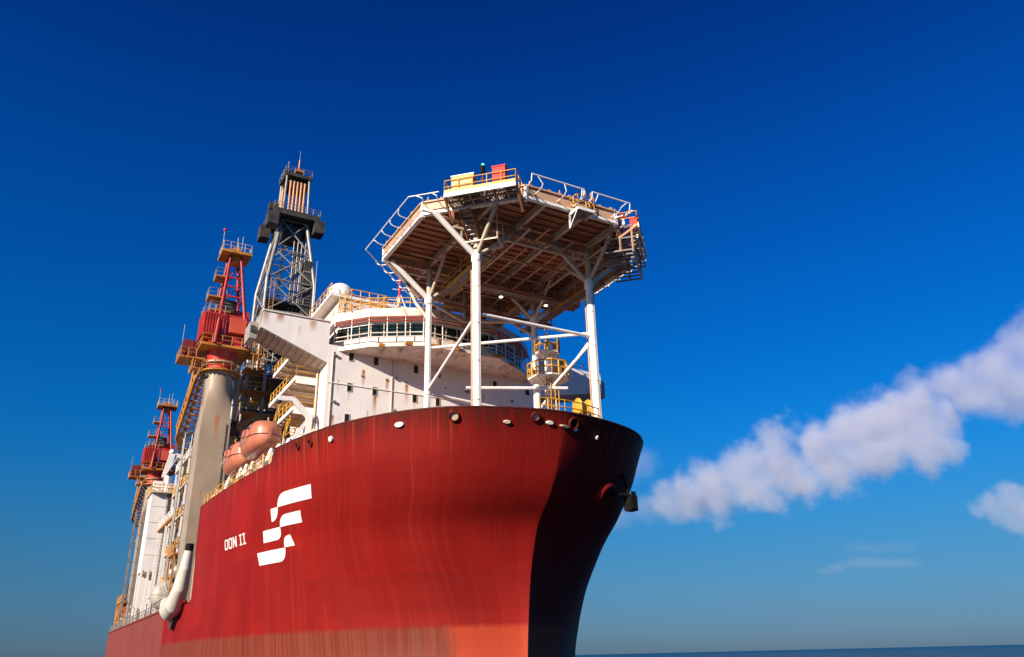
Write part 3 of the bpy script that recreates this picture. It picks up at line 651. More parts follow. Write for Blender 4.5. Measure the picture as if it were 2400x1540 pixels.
# triangulated frames between the aft legs
tubes('bracing', [((-2.6, -6.2, 32.9), (-5.8, -1.2, 33.2)), ((-5.8, -1.2, 33.2), (-5.8, -1.2, 36)), ((-5.8, -1.2, 33.2), (-7.2, 1.6, 36)), ((-2.6, 4.4, 33), (-5.8, -1.2, 33.2)), ((-2.6, 4.4, 31.5), (-7.4, 2.2, 36)), ((-7.6, -3.8, 36), (-11.6, -3.2, 34.3)), ((-7.8, 2.8, 36), (-11.6, 2.2, 34.3)), ((-2.6, -6.2, 31.2), (-4.6, -6.6, 33.5)), ((-4.6, -6.6, 33.5), (-6, -7, 36))], .15, MT['cream'], HD, 10)
for x in (-6.2, -2.6, 6.4):            # trussed webs below the cross girders
    yr = yspan(x, HA)-1.2; n_ = 8; zb = 35.25
    MB().bar((x, HY-yr, zb), (x, HY+yr, zb), .16, .18).build('truss_chord', MT['cream'], HD)
    for i in range(n_):
        ya, yb = HY-yr+2*yr*i/n_, HY-yr+2*yr*(i+1)/n_; ym = (ya+yb)/2
        MB().bar((x, ya, zb), (x, ym, 35.9), .09).build('truss_web', MT['tan'], HD); MB().bar((x, ym, 35.9), (x, yb, zb), .09).build('truss_web', MT['tan'], HD)
for y in (-2.6, 4.4):
    xr = 7.4; n_ = 7
    MB().bar((HX-xr, y, 35.35), (HX+xr, y, 35.35), .14, .16).build('truss_chord', MT['cream'], HD)
    for i in range(n_):
        xa, xb = HX-xr+2*xr*i/n_, HX-xr+2*xr*(i+1)/n_
        MB().bar((xa, y, 35.35), ((xa+xb)/2, y, 36.25), .08).build('truss_web', MT['tan'], HD); MB().bar(((xa+xb)/2, y, 36.25), (xb, y, 35.35), .08).build('truss_web', MT['tan'], HD)
for x in LX:
    for y in LY:
        r = .32 if x > 0 else .26
        for z in (21.4, 24.4, 27.4, 30.4): MB().lathe((x, y, z), [(r-.02, 0), (r+.022, .02), (r+.022, .09), (r-.02, .11)], 20).build('weld_band', MT['cream'], HD)
        MB().tube((x+r+.05, y+.12, 18.6), (x+r+.05, y+.12, 32.6), .035, 6).build('conduit', MT['steel'], HD)
for y in (-6.2, 4.4): MB().tube((6.4-.3, y-.28, 19), (6.4-.3, y-.28, 32), .06, 8).build('drain_pipe', MT['tan'], HD)
# perimeter safety net: curved arms and outer rail
ro = octv(HA+1.5, 37.05)
for k in range(8):
    a, b_ = ov[k], ov[(k+1) % 8]; A, B = ro[k], ro[(k+1) % 8]
    gap = {7: (.0, .0), 6: (.0, .36), 0: (.55, .0)}.get(k)
    d = (b_-a); nrm = Vector((d.y, -d.x, 0)).normalized()
    L_ = [i/5 for i in range(1, 5)]
    if k == 6: L_ = [.06, .2]; B2 = A.lerp(B, .26); seg = (A, B2)
    elif k == 0: L_ = []; seg = None
    elif k == 7: L_ = [.08, .33, .5, .66, .95]; seg = None
    else: seg = (A, B)
    ccol = MT['white']
    for f in L_:
        p_ = a.lerp(b_, f)+Vector((0, 0, 36.6)); q_ = A.lerp(B, f)
        MB().path([p_, p_+nrm*.8+Vector((0, 0, -.05)), p_+nrm*1.2+Vector((0, 0, .02)), p_+nrm*1.42+Vector((0, 0, .18)), q_+(Vector((0, 0, .3)) if k == 7 else Vector((0, 0, 0)))], .045, 6).build('net_arm', ccol, HD)
    if seg: MB().tube(seg[0], seg[1], .05, 6).build('net_rail', ccol, HD)
    if k == 7:
        for s0, s1 in ((.03, .52), (.60, .98)):
            P_, Q_ = A.lerp(B, s0)+Vector((0, 0, .3)), A.lerp(B, s1)+Vector((0, 0, .3)); MB().tube(P_, Q_, .06, 6).build('net_rail', ccol, HD)
            for f in (s0, s1): MB().path([A.lerp(B, f)+Vector((0, 0, .3)), A.lerp(B, f)+nrm*-.1+Vector((0, 0, -.25)), A.lerp(B, f)+nrm*-.6+Vector((0, 0, -.4)), a.lerp(b_, f)+Vector((0, 0, 36.6))], .05, 6).build('net_arm', ccol, HD)
# fittings along the deck edge
for k in range(8):
    a, b_ = ov[k], ov[(k+1) % 8]; f_ = MB()
    for i in range(9):
        p_ = a.lerp(b_, (i+.5+.2*random.uniform(-1, 1))/9)+Vector((0, 0, 37.3)); f_.box(p_+Vector((0, 0, .08)), (.18, .22, .16+.16*random.random()))
        if i % 3 == 0: f_.tube(p_, p_+Vector((0, 0, .45)), .05, 6)
    f_.build('edge_fittings', MT['tan'], HD)
# projecting monitor platforms on the two forward diagonals
def diag_platform(k, f0, f1, zf, out_, lower):
    a, b_ = ov[k], ov[(k+1) % 8]; d = (b_-a).normalized(); n_ = Vector((d.y, -d.x, 0)); L_ = (b_-a).length
    p0 = a+d*L_*f0; p1 = a+d*L_*f1; Z = Vector((0, 0, zf))
    pl = MB()
    for i in range(7):
        s = i/6; pl.bar(p0.lerp(p1, s)+Z+n_*.1, p0.lerp(p1, s)+Z+n_*out_, .09, .16)
    pl.bar(p0+Z+n_*out_*.5, p1+Z+n_*out_*.5, .09, .16)
    P_ = pl.build('monitor_platform', MT['tan'], HD)
    g_ = MB()
    for i in range(26): s = (i+.5)/26; g_.bar(p0.lerp(p1, s)+Z+n_*.1+Vector((0, 0, .1)), p0.lerp(p1, s)+Z+n_*out_+Vector((0, 0, .1)), .05, .05)
    for i in range(12): g_.bar(p0+Z+n_*(.15+(out_-.2)*i/11)+Vector((0, 0, .1)), p1+Z+n_*(.15+(out_-.2)*i/11)+Vector((0, 0, .1)), .05, .05)
    g_.build('grating', MT['grating'], P_)
    MB().bar(p0+Z+n_*(out_+.06), p1+Z+n_*(out_+.06), .12, .36).build('front_fascia', MT['white'], P_)
    MB().bar(p0+Z+n_*(out_+.05)+Vector((0, 0, .32)), p1+Z+n_*(out_+.05)+Vector((0, 0, .32)), .08, .26).build('toe_board', MT['yellow'], P_)
    rail(MB(), [p0+Z+n_*.2+Vector((0, 0, .15)), p0+Z+n_*out_+Vector((0, 0, .15)), p1+Z+n_*out_+Vector((0, 0, .15)), p1+Z+n_*.2+Vector((0, 0, .15))], 1.15, .04, 1.1).build('railing', MT['yellow'], P_)
    bars('bracket', [(p0+n_*.1+Vector((0, 0, 35.0)), p0+Z+n_*out_), (p1+n_*.1+Vector((0, 0, 35.0)), p1+Z+n_*out_), (p0+n_*.1+Vector((0, 0, 35.0)), p0+n_*.1+Vector((0, 0, 36.5))), (p1+n_*.1+Vector((0, 0, 35.0)), p1+n_*.1+Vector((0, 0, 36.5)))], .16, MT['brownsteel'], P_)
    if lower:
        for zz, oo in ((35.0, out_-.1), (33.9, out_-.5)):
            MB().bar(p0+n_*oo+Vector((0, 0, zz)), p1+n_*oo+Vector((0, 0, zz)), .14, .34).build('lower_beam', MT['cream'], P_)
            l_ = MB()
            for i in range(9): s = i/8; l_.bar(p0.lerp(p1, s)-n_*1.0+Vector((0, 0, zz)), p0.lerp(p1, s)+n_*oo+Vector((0, 0, zz)), .07, .12)
            l_.build('lower_grating', MT['grating'], P_)
        bars('post', [(p0.lerp(p1, f)+n_*oo_+Vector((0, 0, 33.8)), p0.lerp(p1, f)+n_*oo_+Z) for f in (0, .5, 1) for oo_ in (.2, out_-.5)], .12, MT['tan'], P_)
    return p0, p1, d, n_, zf
P1 = diag_platform(6, .30, .97, 36.25, 2.0, False)
P2 = diag_platform(0, .05, .72, 36.0, 1.7, True)
# stair from the stbd platform down to the catwalk
p0, p1, d, n_, zf = P1
s_a = p0+d*.5+Vector((0, 0, 36.1)); s_b = p0+d*.5-n_*3.0+Vector((0, 0, 34.0)); stg = MB()
for w_ in (0, .9): stg.bar(s_a+d*w_, s_b+d*w_, .08, .26)
ST = stg.build('stair', MT['brownsteel'], HD)
for i in range(9): m = s_a.lerp(s_b, (i+.5)/9); MB().bar(m, m+d*.9, .28, .05).build('tread', MT['steel'], ST)
rail(MB(), [s_a+d*.95, s_b+d*.95], 1.0, .035, 1.0).build('hand_rail', MT['orange'], ST)
fr = MB(); c4 = [s_b+d*-.3, s_b+d*2.6, s_b+d*2.6+n_*1.6, s_b+d*-.3+n_*1.6]
for i in range(4): fr.bar(c4[i], c4[(i+1) % 4], .12); fr.bar(c4[i], c4[i]+Vector((0, 0, 2.2)), .09)
fr.build('stair_landing', MT['cream'], HD)
# small access landing amid the forward edge
fx = HX+HA; al = MB()
al.span((fx-.1, -.6, 35.75), (fx+1.2, .9, 35.87)); AL = al.build('access_landing', MT['grating'], HD)
e = MB(); e.bar((fx+1.2, -.6, 35.8), (fx+1.2, .9, 35.8), .12, .24); e.bar((fx, -.6, 35.8), (fx+1.2, -.6, 35.8), .12, .24); e.bar((fx, .9, 35.8), (fx+1.2, .9, 35.8), .12, .24)
e.bar((fx+1.2, -.6, 35.8), (fx, -.6, 34.6), .1); e.bar((fx, -.6, 34.6), (fx, -.6, 36.4), .12); e.build('frame', MT['white'], AL)
yr_ = rail(MB(), [(fx, -.6, 35.87), (fx+1.2, -.6, 35.87), (fx+1.2, .9, 35.87), (fx, .9, 35.87)], 1.2, .05, .7); ladder(yr_, (fx+.5, .9, 35.9), (fx+.5, .9, 38.0), (0, 1, 0), .5); yr_.build('railing', MT['yellow'], AL)
HD.location.z -= .35
# equipment standing on the platforms
HDROP = .35
def on_plat(P, f, o_): p0, p1, d, n_, zf = P; return p0.lerp(p1, f)+n_*o_+Vector((0, 0, zf+.15-HDROP))
def cabinet(name, P, f, o_, sz, mat, label, cat, lid, legs=.25):
    c = on_plat(P, f, o_); d, n_ = P[2], P[3]; t = thing(name, label, cat, tuple(c)); hw, hd, hh = sz[0]/2, sz[1]/2, sz[2]
    MB().prism([c+d*i*hw+n_*j*hd+Vector((0, 0, legs)) for i, j in ((-1, -1), (1, -1), (1, 1), (-1, 1))], (0, 0, hh)).build('body', mat, t)
    MB().prism([c+d*i*(hw+.05)+n_*j*(hd+.05)+Vector((0, 0, legs+hh)) for i, j in ((-1, -1), (1, -1), (1, 1), (-1, 1))], (0, 0, .09)).build('lid', lid, t)
    for i, j in ((-1, -1), (1, -1), (1, 1), (-1, 1)): MB().bar(c+d*i*hw*.85+n_*j*hd*.85, c+d*i*hw*.85+n_*j*hd*.85+Vector((0, 0, legs)), .08).build('leg', MT['dark'], t)
    MB().bar(c-d*hw*.5+n_*(hd+.02)+Vector((0, 0, legs+hh*.55)), c+d*hw*.5+n_*(hd+.02)+Vector((0, 0, legs+hh*.55)), .03, .05).build('latch', lid, t)
cabinet('hose_cabinet', P1, .76, 1.55, (1.0, .7, 1.35), MT['boxred'], 'bright red fire hose cabinet on the platform with the yellow locker', 'cabinet', MT['boxred'], .35)
cabinet('storage_locker', P1, .25, 1.5, (1.75, .8, 1.35), MT['yellow'], 'yellow storage locker with pale lid on the helideck platform', 'locker', MT['white'], .1)
cabinet('hose_cabinet', P2, .42, 1.3, (1.0, .7, 1.2), MT['boxred'], 'bright red fire hose cabinet on the platform nearest the open sky side', 'cabinet', MT['boxred'], .3)
c = on_plat(P1, .52, 1.5); t = thing('status_light', 'black helideck status light on a short pole between yellow locker and red cabinet', 'signal light', tuple(c))
MB().tube(c, c+Vector((0, 0, 1.6)), .07, 8).build('pole', MT['dark'], t); MB().lathe(c+Vector((0, 0, 1.6)), [(.15, 0), (.18, .08), (.18, .6), (.12, .68)], 12).build('housing', MT['black'], t); MB().lathe(c+Vector((0, 0, 2.28)), [(.12, 0), (.12, .12), (.04, .2)], 12).build('lens', MT['green'], t)
c = on_plat(P1, .5, .8); t = thing('foam_monitor', 'white foam monitor nozzle on the platform between yellow locker and red cabinet', 'fire monitor', tuple(c))
MB().tube(c, c+Vector((0, 0, .8)), .1, 8).build('riser', MT['white'], t); MB().tube(c+Vector((0, 0, .8)), c+P1[3]*.7+Vector((0, 0, 1.15)), .09, 8, .06).build('barrel', MT['boxred'], t)
c = on_plat(P2, .05, .6); t = thing('foam_monitor', 'white and red foam monitor nozzle at the corner next to the far red cabinet', 'fire monitor', tuple(c))
MB().tube(c, c+Vector((0, 0, .9)), .12, 8).build('riser', MT['white'], t); MB().tube(c+Vector((0, 0, .9)), c+P2[3]*.8+Vector((0, 0, 1.35)), .14, 8, .09).build('barrel', MT['white'], t); MB().box(c+Vector((0, 0, .95)), (.4, .4, .35)).build('body', MT['boxred'], t)

# ------------------------------------------------------------------ forecastle gear
FM = thing('foremast', 'white foremast with two platforms and yellow railings at the bow', 'mast', (2, 2.8, 18.6))
MB().tube((2, 2.8, 18.5), (2, 2.8, 25.3), .34, 16).build('lower_post', MT['white'], FM); MB().tube((2, 2.8, 25.3), (2, 2.8, 27.6), .28, 14).build('upper_post', MT['white'], FM)
MB().tube((2, 2.8, 27.6), (2, 2.8, 29.6), .14, 10, .08).build('pole', MT['yellow'], FM); MB().tube((2.1, 2.55, 28.5), (2.1, 2.55, 30.2), .03, 6).build('aerial', MT['steel'], FM)
for z, r_ in ((25.3, 1.75), (27.6, 1.05)):
    o8 = [Vector((2+r_*math.cos(k*math.pi/4+.4), 2.8+r_*math.sin(k*math.pi/4+.4), z)) for k in range(8)]
    pf = MB().prism(o8, (0, 0, .12)).build('platform', MT['white'], FM); rail(MB(), [p+Vector((0, 0, .12)) for p in o8], 1.2, .07, .7, True).build('railing', MT['yellow'], pf)
    bars('bracket', [(o8[k]*.9+Vector((2, 2.8, z))*.1, (2, 2.8, z-.9)) for k in (0, 2, 4, 6)], .09, MT['cream'], pf)
l_ = ladder(MB(), (2.55, 2.5, 18.8), (2.55, 2.5, 25.4), (0, 1, 0), .55, .05); ladder(l_, (2.3, 3.4, 25.3), (2.3, 3.4, 28.6), (0, 1, 0), .5, .05)
for z in np.arange(21, 25, .8): l_.path([(2.55, 2.1, z), (3.2, 2.2, z), (3.3, 2.6, z), (3.1, 3.0, z), (2.55, 3.0, z)], .035, 4)
for y in (2.2, 2.6, 2.95): l_.tube((3.25, y, 21), (3.25, y, 24.8), .035, 4)
l_.build('caged_ladder', MT['yellow'], FM)
MB().tube((2.2, 1.5, 18.5), (2.2, 1.5, 24.6), .30, 14).build('stub_post', MT['white'], FM)
for (x, y, z, h) in [(2.0, 4.1, 26.1, .9), (2.4, 3.6, 26.2, .6), (1.6, 1.6, 25.9, .5), (2.5, 3.3, 28.1, .6)]: MB().box((x, y, z), (.35, .35, h)).build('mast_light', MT['dark'] if y > 4 else MT['orange'], FM)
t = thing('mooring_winch', 'yellow mooring winch drum beside the foremast', 'winch', (3.2, 5.3, 18.6))
MB().lathe((3.2, 4.7, 22.9), [(.35, 0), (.75, 0), (.75, .1), (.5, .12), (.5, 1.0), (.75, 1.02), (.75, 1.12), (.35, 1.12)], 18, 'y').build('drum', MT['yellow'], t)
MB().span((2.4, 4.5, 18.5), (4.0, 6.0, 22.2)).build('foundation', MT['dark'], t); MB().box((3.4, 6.1, 22.9), (.7, .5, .9)).build('motor', MT['yellow'], t)
rl = rail(MB(), [(9.1, -2.6, 19.95), (9.35, -.6, 19.95), (9.2, 1.0, 19.95), (8.6, 2.9, 19.95)], 1.1, .05, .7)
one('bow_railing', rl, MT['yellow'], 'yellow guard railing on the bow beside the far white leg', 'railing')
for y, hh in ((-.7, .9), (4.4, .7)):  # white boxes added in place of lit strips of the wall
    b_ = MB()
    b_.box((3.0, y, 19.6+hh/2), (1.8, 2.1, hh+1.2))
    b_.box((3.0, y, 20.4+hh/2), (2.0, 2.3, .12))
    one('lit_wall_box', b_, MT['white'], 'low white box added for a lit wall strip, %s the foremast behind the bow rim' % ('before' if y < 0 else 'beyond'), 'locker')

# ------------------------------------------------------------------ lifeboats and davits on the starboard side
def make_lifeboat(cx, cy, cz, label):
    t = thing('lifeboat', label, 'lifeboat', (cx, cy, cz-1.3), 'orange lifeboats slung on the starboard side')
    L_, Wd = 6.8, 1.5; ns, na = 28, 32
    def sec(u): return max(.0, 1-abs(u)**3.2)**.5
    def ringpts(u, up):
        s = sec(u); w_ = Wd*(.10+.90*s); pts = []
        for k in range(na//2+1):
            a = math.pi*k/(na//2); ca, sa = math.cos(a), math.sin(a)
            if up:
                yy = -math.copysign(abs(ca)**.62, ca)*w_; zz = 1.6*(.30+.70*s)*sa**.66
            else:
                yy = -math.copysign(abs(ca)**.55, ca)*w_*(1-.22*sa); zz = -(1.3*(.35+.65*s))*sa**.6
            pts.append((cx+u*L_/2, cy+yy, cz+zz))
        return pts
    us = [-1+2*i/ns for i in range(ns+1)]
    for nm, up in (('canopy', True), ('hull', False)):
        b = MB(); m = na//2+1; vs_ = [p for u in us for p in ringpts(u, up)]
        b.add(vs_, [(i*m+k, (i+1)*m+k, (i+1)*m+k+1, i*m+k+1) for i in range(ns) for k in range(m-1)], True); b.add(vs_[:m], [tuple(range(m))]); b.add(vs_[-m:], [tuple(range(m))]); b.build(nm, MT['boat'], t)
    b = MB()
    for s in (-1, 1): b.path([(cx+u*L_/2, cy+s*(Wd*(.10+.90*sec(u))+.03), cz+.0) for u in us], .045, 6)
    b.build('rubbing_strake', MT['boatline'], t)
    for u in (.55, -.5):
        b = MB(); q_ = ringpts(u, True); b.path([(p_[0], cy+(p_[1]-cy)*1.012, cz+(p_[2]-cz)*1.012) for p_ in q_], .03, 5); b.build('canopy_seam', MT['boatline'], t)
    MB().span((cx-1.9, cy-.5, cz+1.3), (cx-.7, cy+.5, cz+1.9)).build('conning_hood', MT['boat'], t)
    MB().span((cx-.72, cy-.36, cz+1.62), (cx-.67, cy+.36, cz+1.82)).build('hood_window', MT['glass'], t)
    MB().prism([(cx-2.3, cy-.06, cz-1.25), (cx+2.1, cy-.06, cz-1.25), (cx+1.8, cy-.06, cz-1.6), (cx-2.1, cy-.06, cz-1.65)], (0, .12, 0)).build('keel', MT['boat'], t)
    for s in (-1, 1): MB().span((cx-.4, cy+s*1.56-.05, cz+.25), (cx+.5, cy+s*1.56+.05, cz+.85)).build('side_hatch', MT['boat'], t)
    for k in range(3): MB().span((cx-1.6+1.4*k, cy-1.575, cz+.72), (cx-1.2+1.4*k, cy-1.48, cz+.98)).build('port_light', MT['glass'], t)
    gl = MB()
    for k in range(5): gl.path([(cx-1.9+.75*k, cy-1.62, cz-.05), (cx-1.53+.75*k, cy-1.62, cz-.32), (cx-1.15+.75*k, cy-1.62, cz-.05)], .02, 4)
    gl.build('grab_line', MT['cream'], t)
    for u in (-.72, .72): MB().tube((cx+u*L_/2, cy, cz+.9), (cx+u*L_/2, cy, cz+1.7), .07, 6).build('lifting_hook', MT['steel'], t)
    return t
make_lifeboat(-17.6, -16.1, 22.55, 'nearer orange enclosed lifeboat hanging just above the red hull edge')
make_lifeboat(-25.6, -16.1, 22.5, 'farther orange enclosed lifeboat half hidden behind the nearer one')
def make_davit(x, zt, label):
    t = thing('boat_davit', label, 'davit', (x, -14.2, 18.6), 'white lifeboat davits')
    MB().bar((x, -13.6, 18.5), (x, -15.2, 20.6), .5, .6).build('base_frame', MT['white'], t)
    MB().bar((x, -13.2, 18.6), (x, -13.0, zt-1.4), .42, .5).build('post', MT['white'], t)
    MB().bar((x, -13.0, zt-1.5), (x, -14.6, zt), .38, .46).build('arm', MT['white'], t)
    MB().bar((x, -14.6, zt), (x, -15.9, zt-.1), .34, .4).build('arm_head', MT['white'], t)
    MB().bar((x, -15.2, 20.6), (x, -13.0, zt-1.6), .3, .3).build('brace', MT['white'], t)
    MB().lathe((x-.12, -15.8, zt-.35), [(.05, 0), (.26, 0), (.26, .24), (.05, .24)], 12, 'x').build('sheave', MT['dark'], t)
    MB().tube((x, -15.9, zt-.4), (x, -15.9, zt-1.6), .035, 5).build('fall_wire', MT['dark'], t)
for x, zt, lb in [(-13.1, 25.6, 'white davit arm in front of the nearer lifeboat below the balconies'), (-21.6, 25.2, 'white davit arm between the two orange lifeboats'), (-30.4, 25.0, 'white davit arm behind the farther lifeboat beside the crane pedestal')]: make_davit(x, zt, lb)
for i, x in enumerate((-11.4, -13.6, -15.4, -20.2, -22.4, -24.2, -28.8)):
    yb = Y0-half(x, 19)+.9
    t = thing('boat_cradle', 'white lifeboat cradle frame on the hull edge, %s counting aft from the hull step' % ['first', 'second', 'third', 'fourth', 'fifth', 'sixth', 'seventh'][i], 'cradle', (x, yb, 18.6), 'white cradle frames under the lifeboats')
    MB().bar((x, yb, 18.6), (x+.9, yb+.7, 21.2), .26, .3).build('front_leg', MT['white'], t); MB().bar((x+1.2, yb+.3, 18.6), (x+.9, yb+.7, 21.3), .22, .24).build('rear_leg', MT['white'], t)
    MB().bar((x+.3, yb+.25, 19.6), (x+1.15, yb+.4, 19.8), .16).build('tie', MT['white'], t); MB().box((x+.4, yb-.1, 19.5), (.5, .5, .7)).build('winch_motor', MT['steel' if i % 2 else 'cream'], t)
    MB().bar((x+.9, yb+.7, 21.1), (x+.2, yb+1.6, 21.5), .18).build('arm', MT['white'], t)
# gear along the deck edge under the boats
for i, (x, h, mat, lb) in enumerate([(-10.6, 1.5, 'white', 'white machinery casing at the step of the red hull edge'), (-12.0, 1.1, 'ventwhite', 'small white deck box behind the step of the red hull edge'), (-15.0, 1.0, 'white', 'white winch casing under the nearer lifeboat bow'), (-18.0, .9, 'cream', 'cream winch casing under the nearer lifeboat keel'), (-21.5, .8, 'yellow', 'yellow deck box on the hull edge between the lifeboats'), (-24.5, .7, 'white', 'white deck box on the hull edge under the farther lifeboat'), (-27.5, .8, 'cream', 'cream ribbed deck box at the aft lifeboat'), (-30.5, .7, 'yellow', 'yellow deck box close to the crane pedestal')]):
    y = Y0-half(x, 19)+1.1; b = thing('deck_box', lb, 'deck box', (x, y, 18.6), 'boxes along the hull edge')
    MB().span((x-.8, y-.45, 18.6), (x+.8, y+.45, 19.0+h)).build('body', MT[mat], b); MB().span((x-.86, y-.5, 19.0+h), (x+.86, y+.5, 19.08+h)).build('lid', MT['white'], b)
    MB().tube((x+.5, y-.2, 19.0+h), (x+.5, y-.2, 19.7+h), .07, 6).build('vent_pipe', MT['cream'], b)
    for k in range(3): MB().span((x-.6+.5*k, y-.5, 19.0), (x-.5+.5*k, y-.45, 18.95+h)).build('stiffener', MT[mat], b)
er = MB(); rail(er, [(x, Y0-half(x, 19)+.25, 19.03) for x in (-11, -16, -21, -26, -32.6)], 1.0, .045, 1.5)
one('edge_railing', er, MT['yellow'], 'yellow railing along the hull edge under the lifeboats', 'railing')

# ------------------------------------------------------------------ pedestal cranes
def make_crane():
    cx, cy = -42.0, -16.7
    t = thing('pedestal_crane', 'near red deck crane on a tall grey pedestal with ochre lattice boom', 'crane', (cx, cy, 9.9), 'red pedestal cranes')
    hx, hy, rr, n = 2.0, 1.66, 1.62, 48; b = MB(); rings = []; c0 = math.atan2(hy, hx); qs = [-c0, c0, math.pi-c0, math.pi+c0, 2*math.pi-c0]
    angs = [qs[i]+(qs[i+1]-qs[i])*j/12 for i in range(4) for j in range(12)]
    for z, f in ((9.9, 0), (29.6, 0), (30.6, .10), (31.8, .30), (33.2, .62), (34.6, 1), (36.4, 1)):
        pts = []
        for k in range(n):
            a = angs[k]; sq = min(hx/max(1e-6, abs(math.cos(a))), hy/max(1e-6, abs(math.sin(a)))); r = sq*(1-f)+rr*f
            pts.append((cx+r*math.cos(a), cy+r*math.sin(a), z))
        rings.append(pts)
    b.add([p for r_ in rings for p in r_], [(i*n+k, i*n+(k+1) % n, (i+1)*n+(k+1) % n, (i+1)*n+k) for i in range(len(rings)-1) for k in range(n)], True)
    PD = b.build('pedestal', MT['pedestal'], t)
    PD.data.set_sharp_from_angle(angle=math.radians(24))
    MB().tube((cx+2.06, cy+1.2, 12), (cx+2.06, cy+1.2, 30), .05, 6).build('cable_run', MT['dark'], PD)
    fl = MB().lathe((cx, cy, 36.3), [(1.6, 0), (1.8, .02), (1.8, .22), (1.6, .24)], 36).build('flange', MT['grey'], t)
    for k in range(24): a = 2*math.pi*k/24; MB().box((cx+1.72*math.cos(a), cy+1.72*math.sin(a), 36.2), (.09, .09, .22)).build('bolt', MT['dark'], fl)
    cp = MB().lathe((cx, cy, 36.55), [(1.5, 0), (2.35, 0), (2.35, .16), (1.5, .16)], 28).build('collar_platform', MT['orange'], t)
    rail(MB(), [(cx+2.28*math.cos(2*math.pi*k/14), cy+2.28*math.sin(2*math.pi*k/14), 36.7) for k in range(14)], 1.1, .05, 1.2, True).build('railing', MT['orange'], cp)
    MB().lathe((cx, cy, 36.7), [(1.6, 0), (1.6, .5), (1.5, .7), (1.55, 1.5), (1.95, 2.6)], 32).build('slew_column', MT['red'], t)
    MB().lathe((cx, cy, 37.75), [(1.4, 0), (1.9, 0), (1.9, .14), (1.4, .14)], 28).build('slew_ring', MT['cream'], t)
    tp = MB().span((cx-3.4, cy-2.9, 39.3), (cx+2.7, cy+3.0, 39.6)).build('turntable', MT['orange'], t)
    rail(MB(), [(cx-3.3, cy-2.8, 39.6), (cx+2.6, cy-2.8, 39.6), (cx+2.6, cy+2.9, 39.6), (cx-3.3, cy+2.9, 39.6)], 1.15, .055, 1.2).build('railing', MT['orange'], tp)
    MB().span((cx-2.5, cy-2.0, 39.6), (cx+2.0, cy+2.0, 41.2)).build('turret_casing', MT['red'], t)
    mh = MB().span((cx-.6, cy-3.0, 40.6), (cx+2.4, cy-.3, 43.7)).build('machinery_house', MT['red'], t)
    for k in range(8): MB().span((cx+2.4, cy-2.9+.31*k, 40.7), (cx+2.48, cy-2.76+.31*k, 43.6)).build('rib', MT['red'], mh)
    for k in range(8): MB().span((cx-.5+.36*k, cy-3.08, 40.7), (cx-.36+.36*k, cy-3.0, 43.6)).build('rib', MT['red'], mh)
    rail(MB(), [(cx-.5, cy-2.9, 43.7), (cx+2.3, cy-2.9, 43.7), (cx+2.3, cy-.6, 43.7)], 1.1, .035, 1.2).build('railing', MT['steel'], mh)
    MB().span((cx+1.0, cy+.1, 41.3), (cx+2.75, cy+2.0, 43.3)).build('winch_house', MT['redlight'], t)
    MB().span((cx-2.4, cy+.2, 41.2), (cx+.9, cy+2.6, 45.0)).build('engine_house', MT['red'], t)
    # A-frame
    LG = [((cx+2.85, cy-1.4, 39.6), (cx+.8, cy-.5, 52.6)), ((cx+2.85, cy+2.3, 39.6), (cx+.8, cy+.75, 52.6)), ((cx-2.6, cy-1.5, 39.6), (cx-.9, cy-.55, 52.6)), ((cx-2.6, cy+2.2, 39.6), (cx-.9, cy+.75, 52.6))]
    for p, q in LG: MB().tube(p, q, .24, 12, .18).build('a_frame_leg', MT['deepred'], t)
    def at_z(l, z): p, q = Vector(l[0]), Vector(l[1]); return p.lerp(q, (z-p.z)/(q.z-p.z))
    for z in (43.6, 46.4, 49.2):
        P_ = [at_z(l, z) for l in LG]
        for i, j in ((0, 1), (2, 3), (0, 2), (1, 3)): MB().bar(P_[i], P_[j], .2).build('a_frame_tie', MT['red'], t)
    for z0, z1 in ((40.5, 43.6), (43.6, 46.4), (46.4, 49.2), (49.2, 52)):
        MB().bar(at_z(LG[0], z0), at_z(LG[2], z1), .13).build('a_frame_brace', MT['red'], t); MB().bar(at_z(LG[1], z0), at_z(LG[3], z1), .13).build('a_frame_brace', MT['red'], t); MB().bar(at_z(LG[2], z0), at_z(LG[3], z1), .13).build('a_frame_brace', MT['red'], t)
    for z, y0, y1 in ((46.4, -2.6, -.5), (49.3, -2.0, -.3), (44.6, -2.2, .6)):
        pf = MB().span((cx-.9, cy+y0, z-.12), (cx+1.2, cy+y1, z+.05)).build('service_platform', MT['orange'], t); rail(MB(), [(cx-.8, cy+y0, z), (cx+1.1, cy+y0, z), (cx+1.1, cy+y1, z)], 1.1, .035, 1.2).build('railing', MT['steel'], pf)
    MB().span((cx-1.0, cy-1.2, 44.5), (cx+1.0, cy+.9, 46.2)).build('hoist_winch', MT['dark'], t)
    top = MB().span((cx-1.7, cy-1.75, 52.6), (cx+1.7, cy+1.95, 52.95)).build('top_platform', MT['orange'], t)
    rail(MB(), [(cx-1.6, cy-1.65, 52.95), (cx+1.6, cy-1.65, 52.95), (cx+1.6, cy+1.85, 52.95), (cx-1.6, cy+1.85, 52.95)], 1.15, .04, 1.0, True).build('railing', MT['cream'], top)
    MB().span((cx-.7, cy-.6, 51.7), (cx+.8, cy+.9, 52.6)).build('sheave_block', MT['orange'], t)
    MB().span((cx-.5, cy-.3, 52.95), (cx+.6, cy+.6, 53.9)).build('top_winch', MT['orange'], t)
    for y, h in ((-1.6, 3.2), (.2, 2.6), (.8, 2.9)): MB().tube((cx+.3, cy+y, 52.95), (cx+.3, cy+y, 52.95+h), .05, 6).build('light_pole', MT['steel'], t)
    MB().lathe((cx+.3, cy-1.6, 56.1), [(.1, 0), (.2, .1), (.2, .3), (.05, .42)], 10).build('warning_light', MT['boxred'], t)
